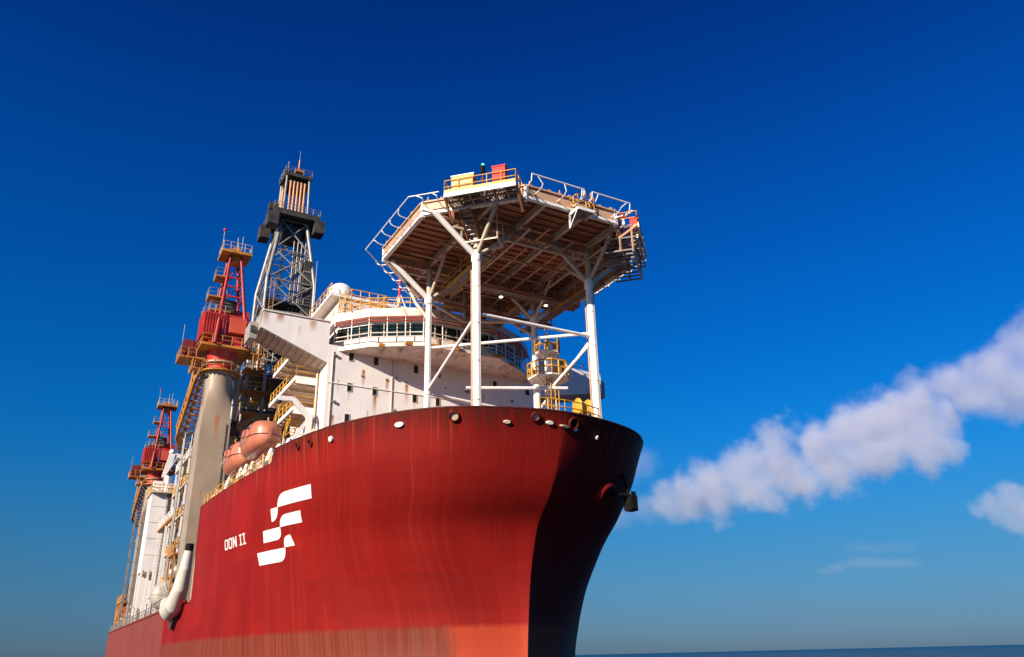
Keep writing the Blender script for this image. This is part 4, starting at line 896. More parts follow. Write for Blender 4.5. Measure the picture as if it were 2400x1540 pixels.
    # operator's cab and walkways
    cb = MB().span((cx-2.2, cy-4.6, 38.4), (cx+.4, cy-3.0, 40.4)).build('operator_cab', MT['darkred'], t); MB().span((cx-2.28, cy-4.45, 38.8), (cx-2.2, cy-3.15, 40.2)).build('cab_window', MT['glass'], cb)
    MB().span((cx-2.0, cy-4.66, 39.2), (cx+.1, cy-4.6, 40.1)).build('cab_window', MT['glass'], cb)
    pf = MB().span((cx-2.4, cy-4.9, 38.0), (cx+.8, cy-1.9, 38.2)).build('cab_platform', MT['orange'], t); rail(MB(), [(cx-2.3, cy-4.85, 38.2), (cx+.7, cy-4.85, 38.2), (cx+.7, cy-3.0, 38.2)], 1.1, .05, 1.1).build('railing', MT['orange'], pf)
    MB().tube((cx+1.0, cy-4.8, 38.2), (cx+1.0, cy-4.8, 42.0), .03, 5).build('cab_aerial', MT['steel'], t)
    s_ = MB(); 
    for z in (39.0, 41.3): s_.span((cx+.4, cy+2.9, z), (cx+2.6, cy+4.3, z+.12)); rail(s_, [(cx+.5, cy+4.2, z+.1), (cx+2.5, cy+4.2, z+.1), (cx+2.5, cy+3.0, z+.1)], 1.1, .06, .8)
    ladder(s_, (cx+2.5, cy+3.6, 37.0), (cx+2.5, cy+3.6, 43.4), (0, 1, 0), .6, .06); s_.build('access_tower', MT['orange'], t)
    s_ = ladder(MB(), (cx+1.2, cy-3.3, 33.0), (cx+.2, cy-3.0, 38.2), (1, 0, 0), .7, .06); s_.span((cx-1.0, cy-3.4, 36.5), (cx+1.6, cy-2.6, 36.62)); rail(s_, [(cx+1.6, cy-3.4, 36.6), (cx-1, cy-3.4, 36.6)], 1.1, .05, .9); s_.build('access_ladder', MT['orange'], t)
    # lattice boom stowed aft
    r0, r1 = Vector((cx-2.6, cy, 40.2)), Vector((cx-23.5, cy+.2, 32.4)); ux = (r1-r0).normalized(); sy = Vector((0, 1, 0)); uz = ux.cross(sy); uz = uz if uz.z > 0 else -uz; NB = 15
    def bp(i, j, k):
        f = i/NB; tp_ = min(1, f*4+.35, (1-f)*3+.4); return r0.lerp(r1, f)+sy*j*1.9*tp_+uz*k*1.0*tp_
    for j in (-1, 1):
        for k in (-1, 1):
            for i in range(NB): MB().tube(bp(i, j, k), bp(i+1, j, k), .20 if j < 0 else .15, 8).build('boom_chord', MT['orange'], t)
    for i in range(NB+1):
        for k in (-1, 1): MB().tube(bp(i, -1, k), bp(i, 1, k), .09, 6).build('boom_rung', MT['cream'] if k < 0 else MT['redlight'], t)
        for j in (-1, 1): MB().tube(bp(i, j, -1), bp(i, j, 1), .08, 6).build('boom_web', MT['orange'], t)
        if i < NB:
            MB().tube(bp(i, -1, 1), bp(i+1, 1, 1), .07, 6).build('boom_lacing', MT['cream'], t); MB().tube(bp(i, -1, -1), bp(i+1, 1, -1), .07, 6).build('boom_lacing', MT['cream'], t)
            for j in (-1, 1): MB().tube(bp(i, j, -1), bp(i+1, j, 1), .07, 6).build('boom_lacing', MT['orange'], t)
    MB().bar(bp(1, -1, -1.3), bp(NB-1, -1, -1.3), .5, .12).build('boom_walkway', MT['orange'], t)
    for j in (-.3, .3): MB().tube((cx, cy+j, 52.4), r1+sy*j, .035, 5).build('luffing_wire', MT['dark'], t)
    MB().lathe(r1+Vector((0, -.3, 0)), [(.1, 0), (.5, 0), (.42, .15), (.42, .45), (.5, .6), (.1, .6)], 16, 'y').build('boom_sheave', MT['dark'], t)
    MB().tube(r1+Vector((-.4, 0, 0)), r1+Vector((-.4, 0, -3)), .04, 5).build('hoist_wire', MT['dark'], t)
    MB().box(r1+Vector((-.4, 0, -3.4)), (.5, .3, .8)).build('hook_block', MT['yellow'], t)
    return t
MT['deepred'] = paint('deep_crane_red', (.36, .022, .016), .5, .15, .25, .15)
MT['redlight'] = paint('faded_red_house', (.62, .085, .04), .5, .10, .2, .2)
MT['darkred'] = paint('dark_red_cab', (.18, .022, .018), .5, .15, .2, .3)
def pedestal_mat():
    m = Mat('pedestal_grey', .5); X = m.xyz(); c = m.mix(m.rng(m.noise(.35), .3, .7), (.29, .215, .145), (.36, .27, .19))
    c = m.mix(m.math('MULTIPLY', m.rng(m.noise(1.0, (1.8, 1.8, .08), 5), .55, .8), .3), c, (.19, .165, .14))
    for y, z, wd, up, ln in ((-16.6, 30.6, .35, .9, 3.6), (-16.9, 14.5, .25, .3, .4), (-17.4, 22, .15, .1, 1.0)):
        dy = m.math('ABSOLUTE', m.math('ADD', m.math('SUBTRACT', X[1], y), m.math('MULTIPLY_ADD', m.noise(1.2), .5, -.25)))
        k = m.math('MULTIPLY', m.rng(dy, wd*.2, wd, 1, 0), m.math('MULTIPLY', m.rng(X[2], z-ln, z-.1, 0, 1, False), m.rng(X[2], z, z+up, 1, 0)))
        c = m.mix(m.math('MULTIPLY', k, .85), c, (.40, .12, .03))
    m.bump(m.noise(.8, (1, 1, .6), 3), .15, .05); return m.done(c)
MT['pedestal'] = pedestal_mat()
CR = make_crane()
C2 = copy_tree(CR); C2.location = (-115.5, -15.1, 9.9); C2['label'] = 'far smaller looking red deck crane near the stern on its own grey pedestal'

# ------------------------------------------------------------------ drilling derrick
DX, DY = -80.0, -1.4
DR = thing('drilling_derrick', 'tall grey lattice drilling derrick with dark platforms against the sky', 'derrick', (DX, DY, 9.9))
def hw(z): return float(np.interp(z, [20, 69, 82.3, 95], [4.6, 4.25, 2.35, 2.1]))
def dc(z, i): h = hw(z); return Vector((DX+(h if i in (0, 1) else -h), DY+(-h if i in (0, 3) else h), z))
lv = [20, 26, 32, 38, 44, 50, 56, 62.5, 69, 75.5, 82.3]
for i in range(4):
    for z0, z1 in ((20, 69), (69, 82.3), (82.3, 92.5)): MB().tube(dc(z0, i), dc(z1, i), .34 if z1 < 83 else .22, 10).build('leg', MT['steel'], DR)
for z0, z1 in zip(lv[:-1], lv[1:]):
    for i in range(4):
        j = (i+1) % 4
        MB().tube(dc(z1, i), dc(z1, j), .15, 8).build('girt', MT['steel'], DR)
        MB().tube(dc(z0, i), dc(z1, j), .15, 8).build('brace', MT['steel'], DR); MB().tube(dc(z0, j), dc(z1, i), .15, 8).build('brace', MT['steel'], DR)
        m0, m1 = (dc(z0, i)+dc(z1, i))/2, (dc(z0, j)+dc(z1, j))/2; MB().tube(m0, (dc(z1, i)+dc(z1, j))/2, .08, 6).build('sub_brace', MT['steel'], DR)
# fingerboard and monkey-board platforms
def dplat(z, h, th, mat, rl=True):
    p = MB().span((DX-h, DY-h, z-th), (DX+h, DY+h, z)).build('platform', mat, DR)
    if rl: rail(MB(), [(DX+h, DY-h, z), (DX+h, DY+h, z), (DX-h, DY+h, z), (DX-h, DY-h, z)], 1.2, .06, 1.5, True).build('railing', MT['steel'], p)
    return p
dplat(83.6, 4.3, 1.1, MT['dark']); 
for sx_, sy_ in ((1, 1), (1, -1), (-1, -1)): MB().box((DX+sx_*3.1, DY+sy_*4.3, 81.4), (2.6, 1.9, 2.6)).build('air_unit', MT['dark'], DR)
MB().box((DX+2.4, DY-4.2, 84.4), (1.6, 1.6, 1.3)).build('air_unit', MT['dark'], DR)
MB().box((DX, DY, 80.5), (3.6, 3.4, 2.6)).build('crown_machinery', MT['dark'], DR)
dplat(92.9, 2.55, .7, MT['dark']); dplat(91.0, 2.3, .3, MT['dark'], False); dplat(65.0, 4.1, .35, MT['dark']); dplat(56.5, 4.6, .4, MT['dark']); dplat(45, 5.0, .5, MT['dark']); dplat(36, 5.6, .5, MT['brownsteel'])
for k in range(5): MB().tube((DX+2.15, DY-1.35+.68*k, 84), (DX+2.15, DY-1.35+.68*k, 91.2), .24, 10).build('compensator_tube', MT['orangelit'], DR)
for k in range(3): MB().tube((DX-.5-1.0*k, DY-2.1, 84), (DX-.5-1.0*k, DY-2.1, 91.2), .22, 10).build('compensator_tube', MT['orangelit'], DR)
for x, y, sz in ((.6, -1.7, 1.5), (.2, .9, 1.1), (-1.2, 0, 1.3)): MB().box((DX+x, DY+y, 93.5), (sz, sz, 1.2)).build('crown_block', MT['dark'], DR)
MB().box((DX+.9, DY+.3, 94.3), (1.3, 1.6, .5)).build('crown_block', MT['orange'], DR)
MB().tube((DX+.5, DY+.3, 94.3), (DX+.5, DY+.3, 97.4), .16, 8).build('mast_pole', MT['orangelit'], DR); MB().tube((DX+.5, DY+.3, 97.4), (DX+.5, DY+.3, 99.6), .06, 6, .03).build('lightning_rod', MT['steel'], DR)
MB().tube((DX+1.8, DY-2.0, 93), (DX+1.8, DY-2.0, 95.6), .07, 6).build('light_pole', MT['steel'], DR)
# inside the derrick: guide rails, top drive, racked pipe, elevator shaft
for y in (-1.2, 1.2): MB().bar((DX, DY+y, 20), (DX, DY+y, 82), .35, .35).build('guide_rail', MT['dark'], DR)
MB().box((DX, DY, 60.5), (2.4, 2.6, 5.0)).build('top_drive', MT['dark'], DR); MB().box((DX, DY, 52), (2.0, 2.0, 4.0)).build('travelling_block', MT['orange'], DR)
for k in range(14): MB().tube((DX-2.8+.42*k, DY-2.9, 30), (DX-2.8+.42*k, DY-2.9, 64.6), .14, 6).build('racked_pipe', MT['dark'] if k % 3 else MT['brownsteel'], DR)
for k in range(10): MB().tube((DX+2.9, DY+.2+.36*k, 30), (DX+2.9, DY+.2+.36*k, 78-3*(k % 2)), .13, 6).build('racked_pipe', MT['dark'] if k % 2 else MT['steel'], DR)
MB().span((DX+2.4, DY+2.2, 20), (DX+4.0, DY+3.8, 74)).build('elevator_shaft', MT['dark'], DR)
for z in np.arange(24, 74, 3.4): MB().span((DX+2.3, DY+2.1, z), (DX+4.1, DY+3.9, z+.3)).build('shaft_band', MT['steel'], DR)
ladder(MB(), (DX+hw(69)+.1, DY-3.2, 24), (DX+hw(69)+.1, DY-3.2, 69), (0, 1, 0), .7, .06, .5).build('ladder', MT['orange'], DR)
for z, y0, y1, mt in ((40, -7.5, -4.5, 'yellow'), (31, -8.5, -4.6, 'yellow'), (50, -6.2, -4.4, 'steel'), (26, -9.5, -4.6, 'yellow'), (60, 4.2, 5.6, 'steel')):
    s_ = MB().span((DX-3, DY+y0, z-.2), (DX+6, DY+y1, z)).build('side_gallery', MT['dark'], DR); rail(MB(), [(DX+6, DY+y1, z), (DX+6, DY+y0, z), (DX-3, DY+y0, z)], 1.2, .07, 1.4).build('railing', MT[mt], s_)
DR.location.z -= 1.8
# substructure and drill floor
SB = thing('drill_floor', 'dark cluttered drill floor with yellow platforms below the derrick', 'drill floor', (-72, -2, 9.9))
MB().span((-92, -12, 17.5), (-66, 10, 20)).build('floor_deck', MT['dark'], SB)
for x in (-91, -79, -67):
    for y in (-11.5, -1, 9.5): MB().bar((x, y, 9.9), (x, y, 17.6), .9).build('column', MT['grey'], SB)
MB().span((-66, -9, 20), (-62, 8, 31)).build('wind_wall', MT['dark'], SB)
for k in range(12): MB().bar((-61.9, -8.6+1.5*k, 20), (-61.9, -8.6+1.5*k, 31), .16).build('wall_stiffener', MT['steel'], SB)
rnd = random.Random(3)
for k in range(26):
    x = rnd.uniform(-64, -48); y = rnd.uniform(-12.5, 2); z = rnd.uniform(22, 42); s = rnd.uniform(.6, 1.7)
    if z-30 > 14: continue
    MB().box((x, y, z), (s, s*rnd.uniform(.6, 1.6), s*rnd.uniform(.4, 1.2))).build('equipment_skid', MT[rnd.choice(['dark', 'steel', 'steel', 'brownsteel', 'orange', 'cream', 'yellow'])], SB)
for z in (24, 29, 34, 39):
    pf = MB().span((-62, -12.8, z), (-47, 3, z+.25)).build('module_deck', MT['dark'], SB); rail(MB(), [(-62, -12.7, z+.25), (-47.1, -12.7, z+.25), (-47.1, 3, z+.25)], 1.2, .06, 1.5).build('railing', MT['yellow' if z < 35 else 'steel'], pf)
for x in (-61.5, -54.5, -47.3):
    for y in (-12.4, -5, 2.6): MB().bar((x, y, 9.9), (x, y, 44), .35).build('module_post', MT['steel'], SB)
for z0, z1 in ((24, 29), (29, 34), (34, 39), (39, 44)):
    for a, b in (((-47.3, -12.4), (-47.3, -5)), ((-47.3, -5), (-47.3, 2.6)), ((-61.5, -12.4), (-54.5, -12.4)), ((-54.5, -12.4), (-47.3, -12.4))):
        MB().tube((*a, z0), (*b, z1), .12, 6).build('module_brace', MT['steel'], SB)
    for x in (-61.5, -54.5, -47.3): MB().bar((x, -12.4, z1), (x, 2.6, z1), .25).build('module_beam', MT['steel'], SB)
for k in range(9):
    y = -12+1.7*k; MB().tube((-46.8, y, 20+rnd.uniform(0, 6)), (-46.8, y, 36+rnd.uniform(0, 8)), .12+.1*(k % 2), 8).build('stand_pipe', MT[['steel', 'cream', 'dark'][k % 3]], SB)
for k in range(90):
    x = rnd.uniform(-60, -46.5); y = rnd.uniform(-13, 1.5); z = rnd.uniform(20, 41); L2 = rnd.uniform(2, 6); ax = rnd.choice('xyzzzd')
    dv = {'x': (L2, 0, 0), 'y': (0, L2, 0), 'z': (0, 0, L2*1.4), 'd': (0, L2*.7, L2*.7)}[ax]
    MB().tube((x, y, z), (x+dv[0], y+dv[1], z+dv[2]), rnd.uniform(.06, .2), 7).build('pipe_run', MT[rnd.choice(['steel', 'steel', 'cream', 'orange', 'dark', 'yellow', 'redlight', 'blue'])], SB)
for k in range(7):
    z = 21.5+2.9*k; y0 = rnd.uniform(-13.4, -9); pf = MB().span((-47.2, y0, z), (-44.6, y0+rnd.uniform(2.2, 4.5), z+.12)).build('access_platform', MT['orange'], SB)
    rail(MB(), [(-44.7, y0, z+.1), (-44.7, y0+2.6, z+.1)], 1.1, .06, .8).build('railing', MT['yellow'], pf)
# yellow knuckle-boom pipe handler
t = thing('pipe_handler', 'ochre pipe handling arm in front of the drill floor above the lifeboats', 'pipe handler', (-45, -11.2, 19))
MB().tube((-45, -11.2, 18.6), (-45, -11.2, 27.5), .55, 14).build('column', MT['orange'], t); MB().lathe((-45, -11.2, 27.3), [(.6, 0), (1.2, .2), (1.2, .8), (.6, 1)], 18).build('slew_head', MT['yellow'], t)
MB().bar((-45, -11.2, 28.2), (-44, -13.6, 31.0), .7, .8).build('main_arm', MT['orange'], t); MB().bar((-44, -13.6, 31.0), (-43.4, -10.5, 32.6), .5, .6).build('jib_arm', MT['orange'], t)
MB().lathe((-44.4, -13.9, 30.6), [(.1, 0), (.9, 0), (.9, .5), (.1, .5)], 18, 'x').build('hose_reel', MT['dark'], t); MB().tube((-45, -11.2, 28.6), (-44.2, -12.6, 31.4), .14, 8).build('ram', MT['steel'], t)
rail(MB().span((-46, -12.6, 26.9), (-43.9, -9.8, 27.05)), [(-43.9, -12.5, 27), (-43.9, -9.9, 27), (-46, -9.9, 27)], 1.1, .06, .9).build('platform', MT['yellow'], t)
# white exhaust and vent pipes behind the pedestal
for i, (x, y, z1, r_) in enumerate([(-45.6, -14.1, 37.4, .20), (-45.9, -13.6, 38.0, .24), (-45.6, -13.0, 36.2, .16), (-46.3, -14.4, 36.8, .15)]):
    b = thing('exhaust_pipe', ['dark grey upright exhaust pipe beside the near crane pedestal', 'tallest and thickest cream exhaust pipe beside the near crane pedestal', 'lowest grey exhaust pipe of the four beside the near crane pedestal', 'thin cream exhaust pipe tucked closest to the near crane pedestal'][i], 'pipe', (x, y, 18), 'upright pipes beside the near crane pedestal')
    MB().tube((x, y, 12), (x, y, z1), r_, 12).build('pipe', MT['cream' if i % 2 else 'steel'], b); MB().path([(x, y, z1), (x, y-.15, z1+.25), (x+.1, y-.5, z1+.35)], r_, 10).build('elbow', MT['steel'], b)
    for z in (22, 27, 32): MB().lathe((x, y, z), [(r_, 0), (r_+.1, .02), (r_+.1, .1), (r_, .12)], 12).build('flange', MT['dark'], b)

# ------------------------------------------------------------------ deck gear aft of the forecastle
t = thing('boom_rest', 'slim grey lattice boom rest post standing beside the near crane boom', 'boom rest', (-58.5, -17.2, 9.9))
for dx in (-.7, .7):
    for dy in (-.45, .45): MB().tube((-58.5+dx, -17.2+dy, 9.9), (-58.5+dx*.7, -17.2+dy, 33.0), .10, 8).build('post', MT['steel'], t)
for z in np.arange(12, 33, 2.2): MB().bar((-59.2, -17.2, z), (-57.8, -17.2, z+2), .08).build('lacing', MT['steel'], t); MB().bar((-58.5, -17.65, z), (-58.5, -16.75, z), .08).build('rung', MT['steel'], t)
MB().bar((-58.5, -18.4, 33.0), (-58.5, -16.0, 33.0), .4, .3).build('cradle', MT['dark'], t)
t = thing('white_tower', 'tall narrow white tower casing between the two crane pedestals', 'casing', (-92, -16, 9.9))
MB().span((-95, -17.75, 17.9), (-89.5, -15.2, 30.5)).build('casing', MT['white'], t)
MB().span((-94.6, -15.2, 17.9), (-90, -13.6, 30.3)).build('grey_casing', MT['ventwhite'], t)
MB().span((-95, -17.7, 9.9), (-94.4, -13.6, 17.9)).build('leg_wall', MT['white'], t)
for y in (-17.6, -16.6, -15.4, -14): MB().bar((-89.6, y, 9.9), (-89.6, y, 18.2), .32).build('leg', MT['white'], t)
for k in range(4): MB().span((-89.5, -17.7, 20.5+2.6*k), (-89.46, -15.25, 20.58+2.6*k)).build('panel_seam', MT['cream'], t)
pf = MB().span((-95.4, -18.1, 30.5), (-88.6, -13.4, 30.75)).build('top_deck', MT['cream'], t); rail(MB(), [(-95, -18, 30.75), (-88.7, -18, 30.75), (-88.7, -13.5, 30.75)], 1.1, .06, 1.2).build('railing', MT['yellow'], pf)
MB().box((-91, -16.9, 31.7), (2.0, 1.6, 1.9)).build('fan_unit', MT['white'], t); MB().box((-90, -14.6, 31.5), (1.6, 1.4, 1.5)).build('fan_unit', MT['cream'], t)
ladder(MB(), (-89.3, -15.0, 10), (-89.3, -15.0, 31.5), (0, 1, 0), .8, .07, .5).build('ladder', MT['steel'], t)
ladder(MB(), (-89.2, -13.4, 10), (-89.2, -13.4, 31.5), (0, 1, 0), .8, .07, .5).build('ladder', MT['steel'], t)
t = thing('knuckle_crane', 'small white knuckle boom crane on top of the white tower', 'crane', (-90.5, -15.6, 30.75))
MB().tube((-90.5, -15.6, 30.75), (-90.5, -15.6, 33.6), .6, 14).build('column', MT['white'], t); MB().bar((-90.5, -16.2, 33.4), (-90.5, -15.4, 37.6), .8, .9).build('lower_arm', MT['white'], t)
MB().bar((-90.5, -15.5, 37.4), (-90.5, -12.6, 37.0), .6, .7).build('upper_arm', MT['white'], t); MB().bar((-90.5, -12.8, 37.0), (-90.5, -12.8, 33.0), .35).build('jib', MT['white'], t); MB().tube((-90.1, -16.0, 33.8), (-90.1, -14.6, 36.8), .15, 8).build('ram', MT['steel'], t)
MB().lathe((-90.5, -15.5, 37.6), [(.1, 0), (.5, 0), (.5, .4), (.15, .75)], 14).build('head', MT['white'], t)
# yellow stair tower and galleries between tower and near pedestal
SG = thing('stair_tower', 'ochre and white stair tower beside the near crane pedestal', 'stairs', (-62, -15.5, 9.9))
for z in (13.5, 17.5, 21.5, 25.5, 29.0):
    pf = MB().span((-66, -17.4, z), (-54, -14.2, z+.2)).build('landing', MT['cream'], SG); rail(MB(), [(-66, -17.3, z+.2), (-54.1, -17.3, z+.2), (-54.1, -14.2, z+.2)], 1.1, .06, 1.3).build('railing', MT['yellow' if z < 27 else 'white'], pf)
for z in (13.7, 17.7, 21.7, 25.2): ladder(MB(), (-62.5, -16.6, z), (-57.0, -16.6, z+4), (0, 1, 0), 1.0, .08, .4).build('flight', MT['orange'], SG)
for x in (-65.6, -60, -54.4):
    for y in (-17.2, -14.5): MB().bar((x, y, 9.9), (x, y, 30.2), .22).build('post', MT['white'], SG)
for k in range(16):
    x = rnd.uniform(-64, -53.5); y = rnd.uniform(-17, -14.3); z = rnd.choice((13.7, 17.7, 21.7, 25.7)); s = rnd.uniform(.5, 1.3)
    MB().box((x, y, z+s*.5), (s, s, s)).build('deck_unit', MT[rnd.choice(['orange', 'white', 'steel', 'dark', 'redlight', 'yellow'])], SG)
# inclined orange-edged gallery
t = thing('sloping_gallery', 'pale platform with orange underside jutting out beside the near pedestal', 'platform', (-70, -16.2, 22))
MB().prism([(-60, -17.6, 22.2), (-60, -14, 22.2), (-76, -14, 22.2), (-76, -17.6, 22.2)], (0, 0, .3)).build('deck', MT['orange'], t); rail(MB(), [(-76, -17.5, 22.5), (-60.1, -17.5, 22.5), (-60.1, -14, 22.5)], 1.1, .06, 1.4).build('railing', MT['white'], t)
for x in (-75.5, -68, -60.5): MB().bar((x, -17.3, 9.9), (x, -17.3, 22.2), .3).build('post', MT['white'], t)
# drum, chute and winch at the aft end of the forecastle
MT['drumgrey'] = paint('drum_grey', (.40, .36, .30), .5, .12, .3, .2)
t = thing('mooring_drum', 'large white round drum overhanging the hull side at deck level', 'drum', (-50, -18.2, 10))
MB().lathe((-51.2, -18.2, 11.55), [(.3, -1.6), (1.2, -1.5), (1.62, -.9), (1.7, 0), (1.7, 1.0), (1.55, 1.45), (1.2, 1.75), (.7, 1.9), (.25, 1.95)], 28, 'x').build('shell', MT['drumgrey'], t)
for a in range(10): MB().path([(-51.2+h, -18.2+r_*math.cos(a*math.pi/5), 11.55+r_*math.sin(a*math.pi/5)) for r_, h in ((.3, 1.96), (.75, 1.92), (1.24, 1.77), (1.6, 1.46), (1.74, 1.0))], .035, 4).build('seam_rib', MT['cream'], t)
MB().span((-53, -17.6, 9.95), (-49.5, -16.4, 11)).build('cradle', MT['dark'], t)
t = thing('transfer_chute', 'thick white curved chute pipe with black top beside the red hull edge', 'chute', (-38, -18.4, 10))
CHP = [(-47.5, -18.4, 10.5), (-43.5, -18.75, 9.5), (-40.2, -18.9, 9.2), (-37.4, -18.9, 9.7), (-35.6, -18.8, 11.2), (-34.8, -18.7, 13.0), (-34.5, -18.6, 14.8)]
CHR = [.70, .85, .95, .92, .78, .60, .44]
_c = MB()
for i_ in range(6): _c.tube(CHP[i_], CHP[i_+1], CHR[i_], 18, CHR[i_+1])
_c.build('pipe', MT['ventwhite'], t)
cb = CHP
for p_, r_ in zip(cb[1:-1], CHR[1:-1]): MB().lathe(p_, [(.02, -r_)]+[(r_*math.cos(a), r_*math.sin(a)) for a in [k*math.pi/8 for k in range(-3, 4)]]+[(.02, r_)], 16).build('joint', MT['ventwhite'], t)
MB().lathe((-34.5, -18.6, 14.7), [(.36, 0), (.40, .1), (.40, .7), (.32, .8)], 14).build('cap', MT['black'], t)
MB().prism([(-43, -18.15, 10.0), (-37, -18.15, 10.0), (-40.2, -18.15, 7.4), (-41, -18.15, 7.4)], (0, -.55, 0)).build('shadow_wedge', MT['dark'], t)  # dark wedge shaped as the shadow below the chute on the hull side
t = thing('anchor_winch', 'dark winch machinery with ochre guard above the white drum', 'winch', (-49.5, -17, 13))
MB().span((-52.5, -18.0, 12.9), (-48.4, -15.2, 13.2)).build('base', MT['dark'], t)
for k in range(7): MB().lathe((-52+.6*k, -17.4+.25*(k % 2), 14.2+.5*(k % 3)), [(.1, 0), (.75, 0), (.75, .14), (.45, .16), (.45, .36), (.75, .4), (.75, .5), (.1, .5)], 14, 'x').build('reel', MT['dark' if k % 3 else 'steel'], t)
rail(MB().span((-52.8, -18.4, 16.0), (-48.2, -15.4, 16.2)), [(-52.8, -18.3, 16.2), (-48.3, -18.3, 16.2), (-48.3, -15.4, 16.2)], 1.1, .07, .9).build('guard', MT['orange'], t)
for x in (-52.6, -48.4): MB().bar((x, -18.2, 10), (x, -18.2, 16), .2).build('guard_post', MT['orange'], t)
# row of vents and bollards along the aft deck edge
ORD = ['first', 'second', 'third', 'fourth', 'fifth', 'sixth', 'seventh', 'eighth', 'ninth']
for k in range(9):
    x = -56.5-7.3*k+rnd.uniform(-1.5, 1.5); h = rnd.uniform(.9, 3.0); r_ = rnd.uniform(.09, .16)
    b = thing('deck_vent', 'pale vent post on the low hull edge, %s counting aft from the white drum' % ORD[k], 'vent', (x, -17.6, 9.95), 'vent posts along the aft hull edge')
    MB().tube((x, -17.5, 9.9), (x, -17.5, 10+h), r_, 10).build('pipe', MT['cream' if k % 2 else 'steel'], b)
    if k % 3: MB().path([(x, -17.5, 10+h), (x, -17.65, 10.2+h), (x, -17.95, 10.2+h), (x, -18.05, 10+h)], r_, 8).build('goose_neck', MT['ventwhite'], b)
    else: MB().lathe((x, -17.5, 10+h), [(r_, 0), (r_*1.8, .05), (r_*1.8, .2), (r_*.6, .3)], 12).build('hood', MT['ventwhite'], b)
ar = rail(MB(), [(XA+1, -18.15, 9.95), (-53, -18.15, 9.95)], 1.1, .05, 2.0); one('aft_deck_railing', ar, MT['steel'], 'grey railing along the low aft hull edge', 'railing')
t = thing('stern_module', 'rusty orange cluttered machinery frame at the far stern', 'machinery', (-121, -16.5, 9.95))
for i, (x, y, z, s, mt) in enumerate([(-122, -16.8, 11.5, 2.4, 'orange'), (-124, -17, 13.2, 1.6, 'brownsteel'), (-119, -16.6, 11.2, 2.0, 'dark'), (-122.5, -16.5, 14.6, 1.8, 'orange'), (-120, -16, 13.8, 1.6, 'redlight'), (-116.5, -16.9, 11.3, 1.8, 'orange'), (-124.5, -16.5, 11, 1.5, 'dark'), (-121, -17.2, 16.2, .9, 'brownsteel'), (-117, -16.2, 13.6, 1.4, 'dark')]):
    MB().box((x, y, z), (s, s*.9, s)).build('machine_unit', MT[mt], t)
for x in (-125, -121.5, -118, -115):
    for y in (-17.7, -15.4): MB().bar((x, y, 9.9), (x, y, 15.2), .25).build('post', MT['orange'], t)
rail(MB().span((-125.2, -17.9, 14.9), (-114.8, -15.2, 15.1)), [(-125, -17.8, 15.1), (-115, -17.8, 15.1), (-115, -15.3, 15.1)], 1.1, .07, 1.3).build('gallery', MT['orange'], t)
MB().tube((-122, -16.6, 15), (-122, -16.6, 18.6), .12, 8).build('mast', MT['dark'], t)
# pair of long grey pipe racks running up beside the far pedestal
t = thing('riser_rack', 'upright grey lattice rack of pipes next to the far crane pedestal', 'pipe rack', (-112, -17.4, 9.95))
for x in (-112.5, -110.2): 
    for y in (-18.0, -16.6): MB().bar((x, y, 9.9), (x, y, 31), .2).build('post', MT['steel'], t)
for z in np.arange(12, 31, 2.4): MB().bar((-112.5, -18, z), (-110.2, -18, z+2.2), .1).build('lacing', MT['steel'], t); MB().bar((-110.2, -18, z), (-110.2, -16.6, z), .12).build('rung', MT['steel'], t)

# ------------------------------------------------------------------ sea
def build_sea():
    m = Mat('sea_water', .3); c = m.mix(m.rng(m.noise(.02, (1, 1, 1), 4), .3, .7), (.003, .018, .040), (.006, .028, .055))
    h = m.math('ADD', m.noise(.25, (1, 1, 1), 5, .6), m.math('MULTIPLY', m.noise(.03, (1, 1, 1), 3), 3))
    m.bump(h, .8, .6); m.b.inputs['IOR'].default_value = 1.33; m.b.inputs['Specular IOR Level'].default_value = .12
    mat = m.done(c)
    mb = MB(); rs = [0, 60, 200, 700, 2500, 9000, 40000]; n = 64
    vs_ = [(0, 0, 0)]+[(r*math.cos(2*math.pi*k/n), r*math.sin(2*math.pi*k/n), 0) for r in rs[1:] for k in range(n)]
    fs_ = [(0, 1+k, 1+(k+1) % n) for k in range(n)]
    for i in range(len(rs)-2): fs_ += [(1+i*n+k, 1+(i+1)*n+k, 1+(i+1)*n+(k+1) % n, 1+i*n+(k+1) % n) for k in range(n)]
    mb.add(vs_, fs_); o = mb.build('sea', mat); o['kind'] = 'structure'; o['label'] = 'dark blue open sea out to the horizon'
build_sea()
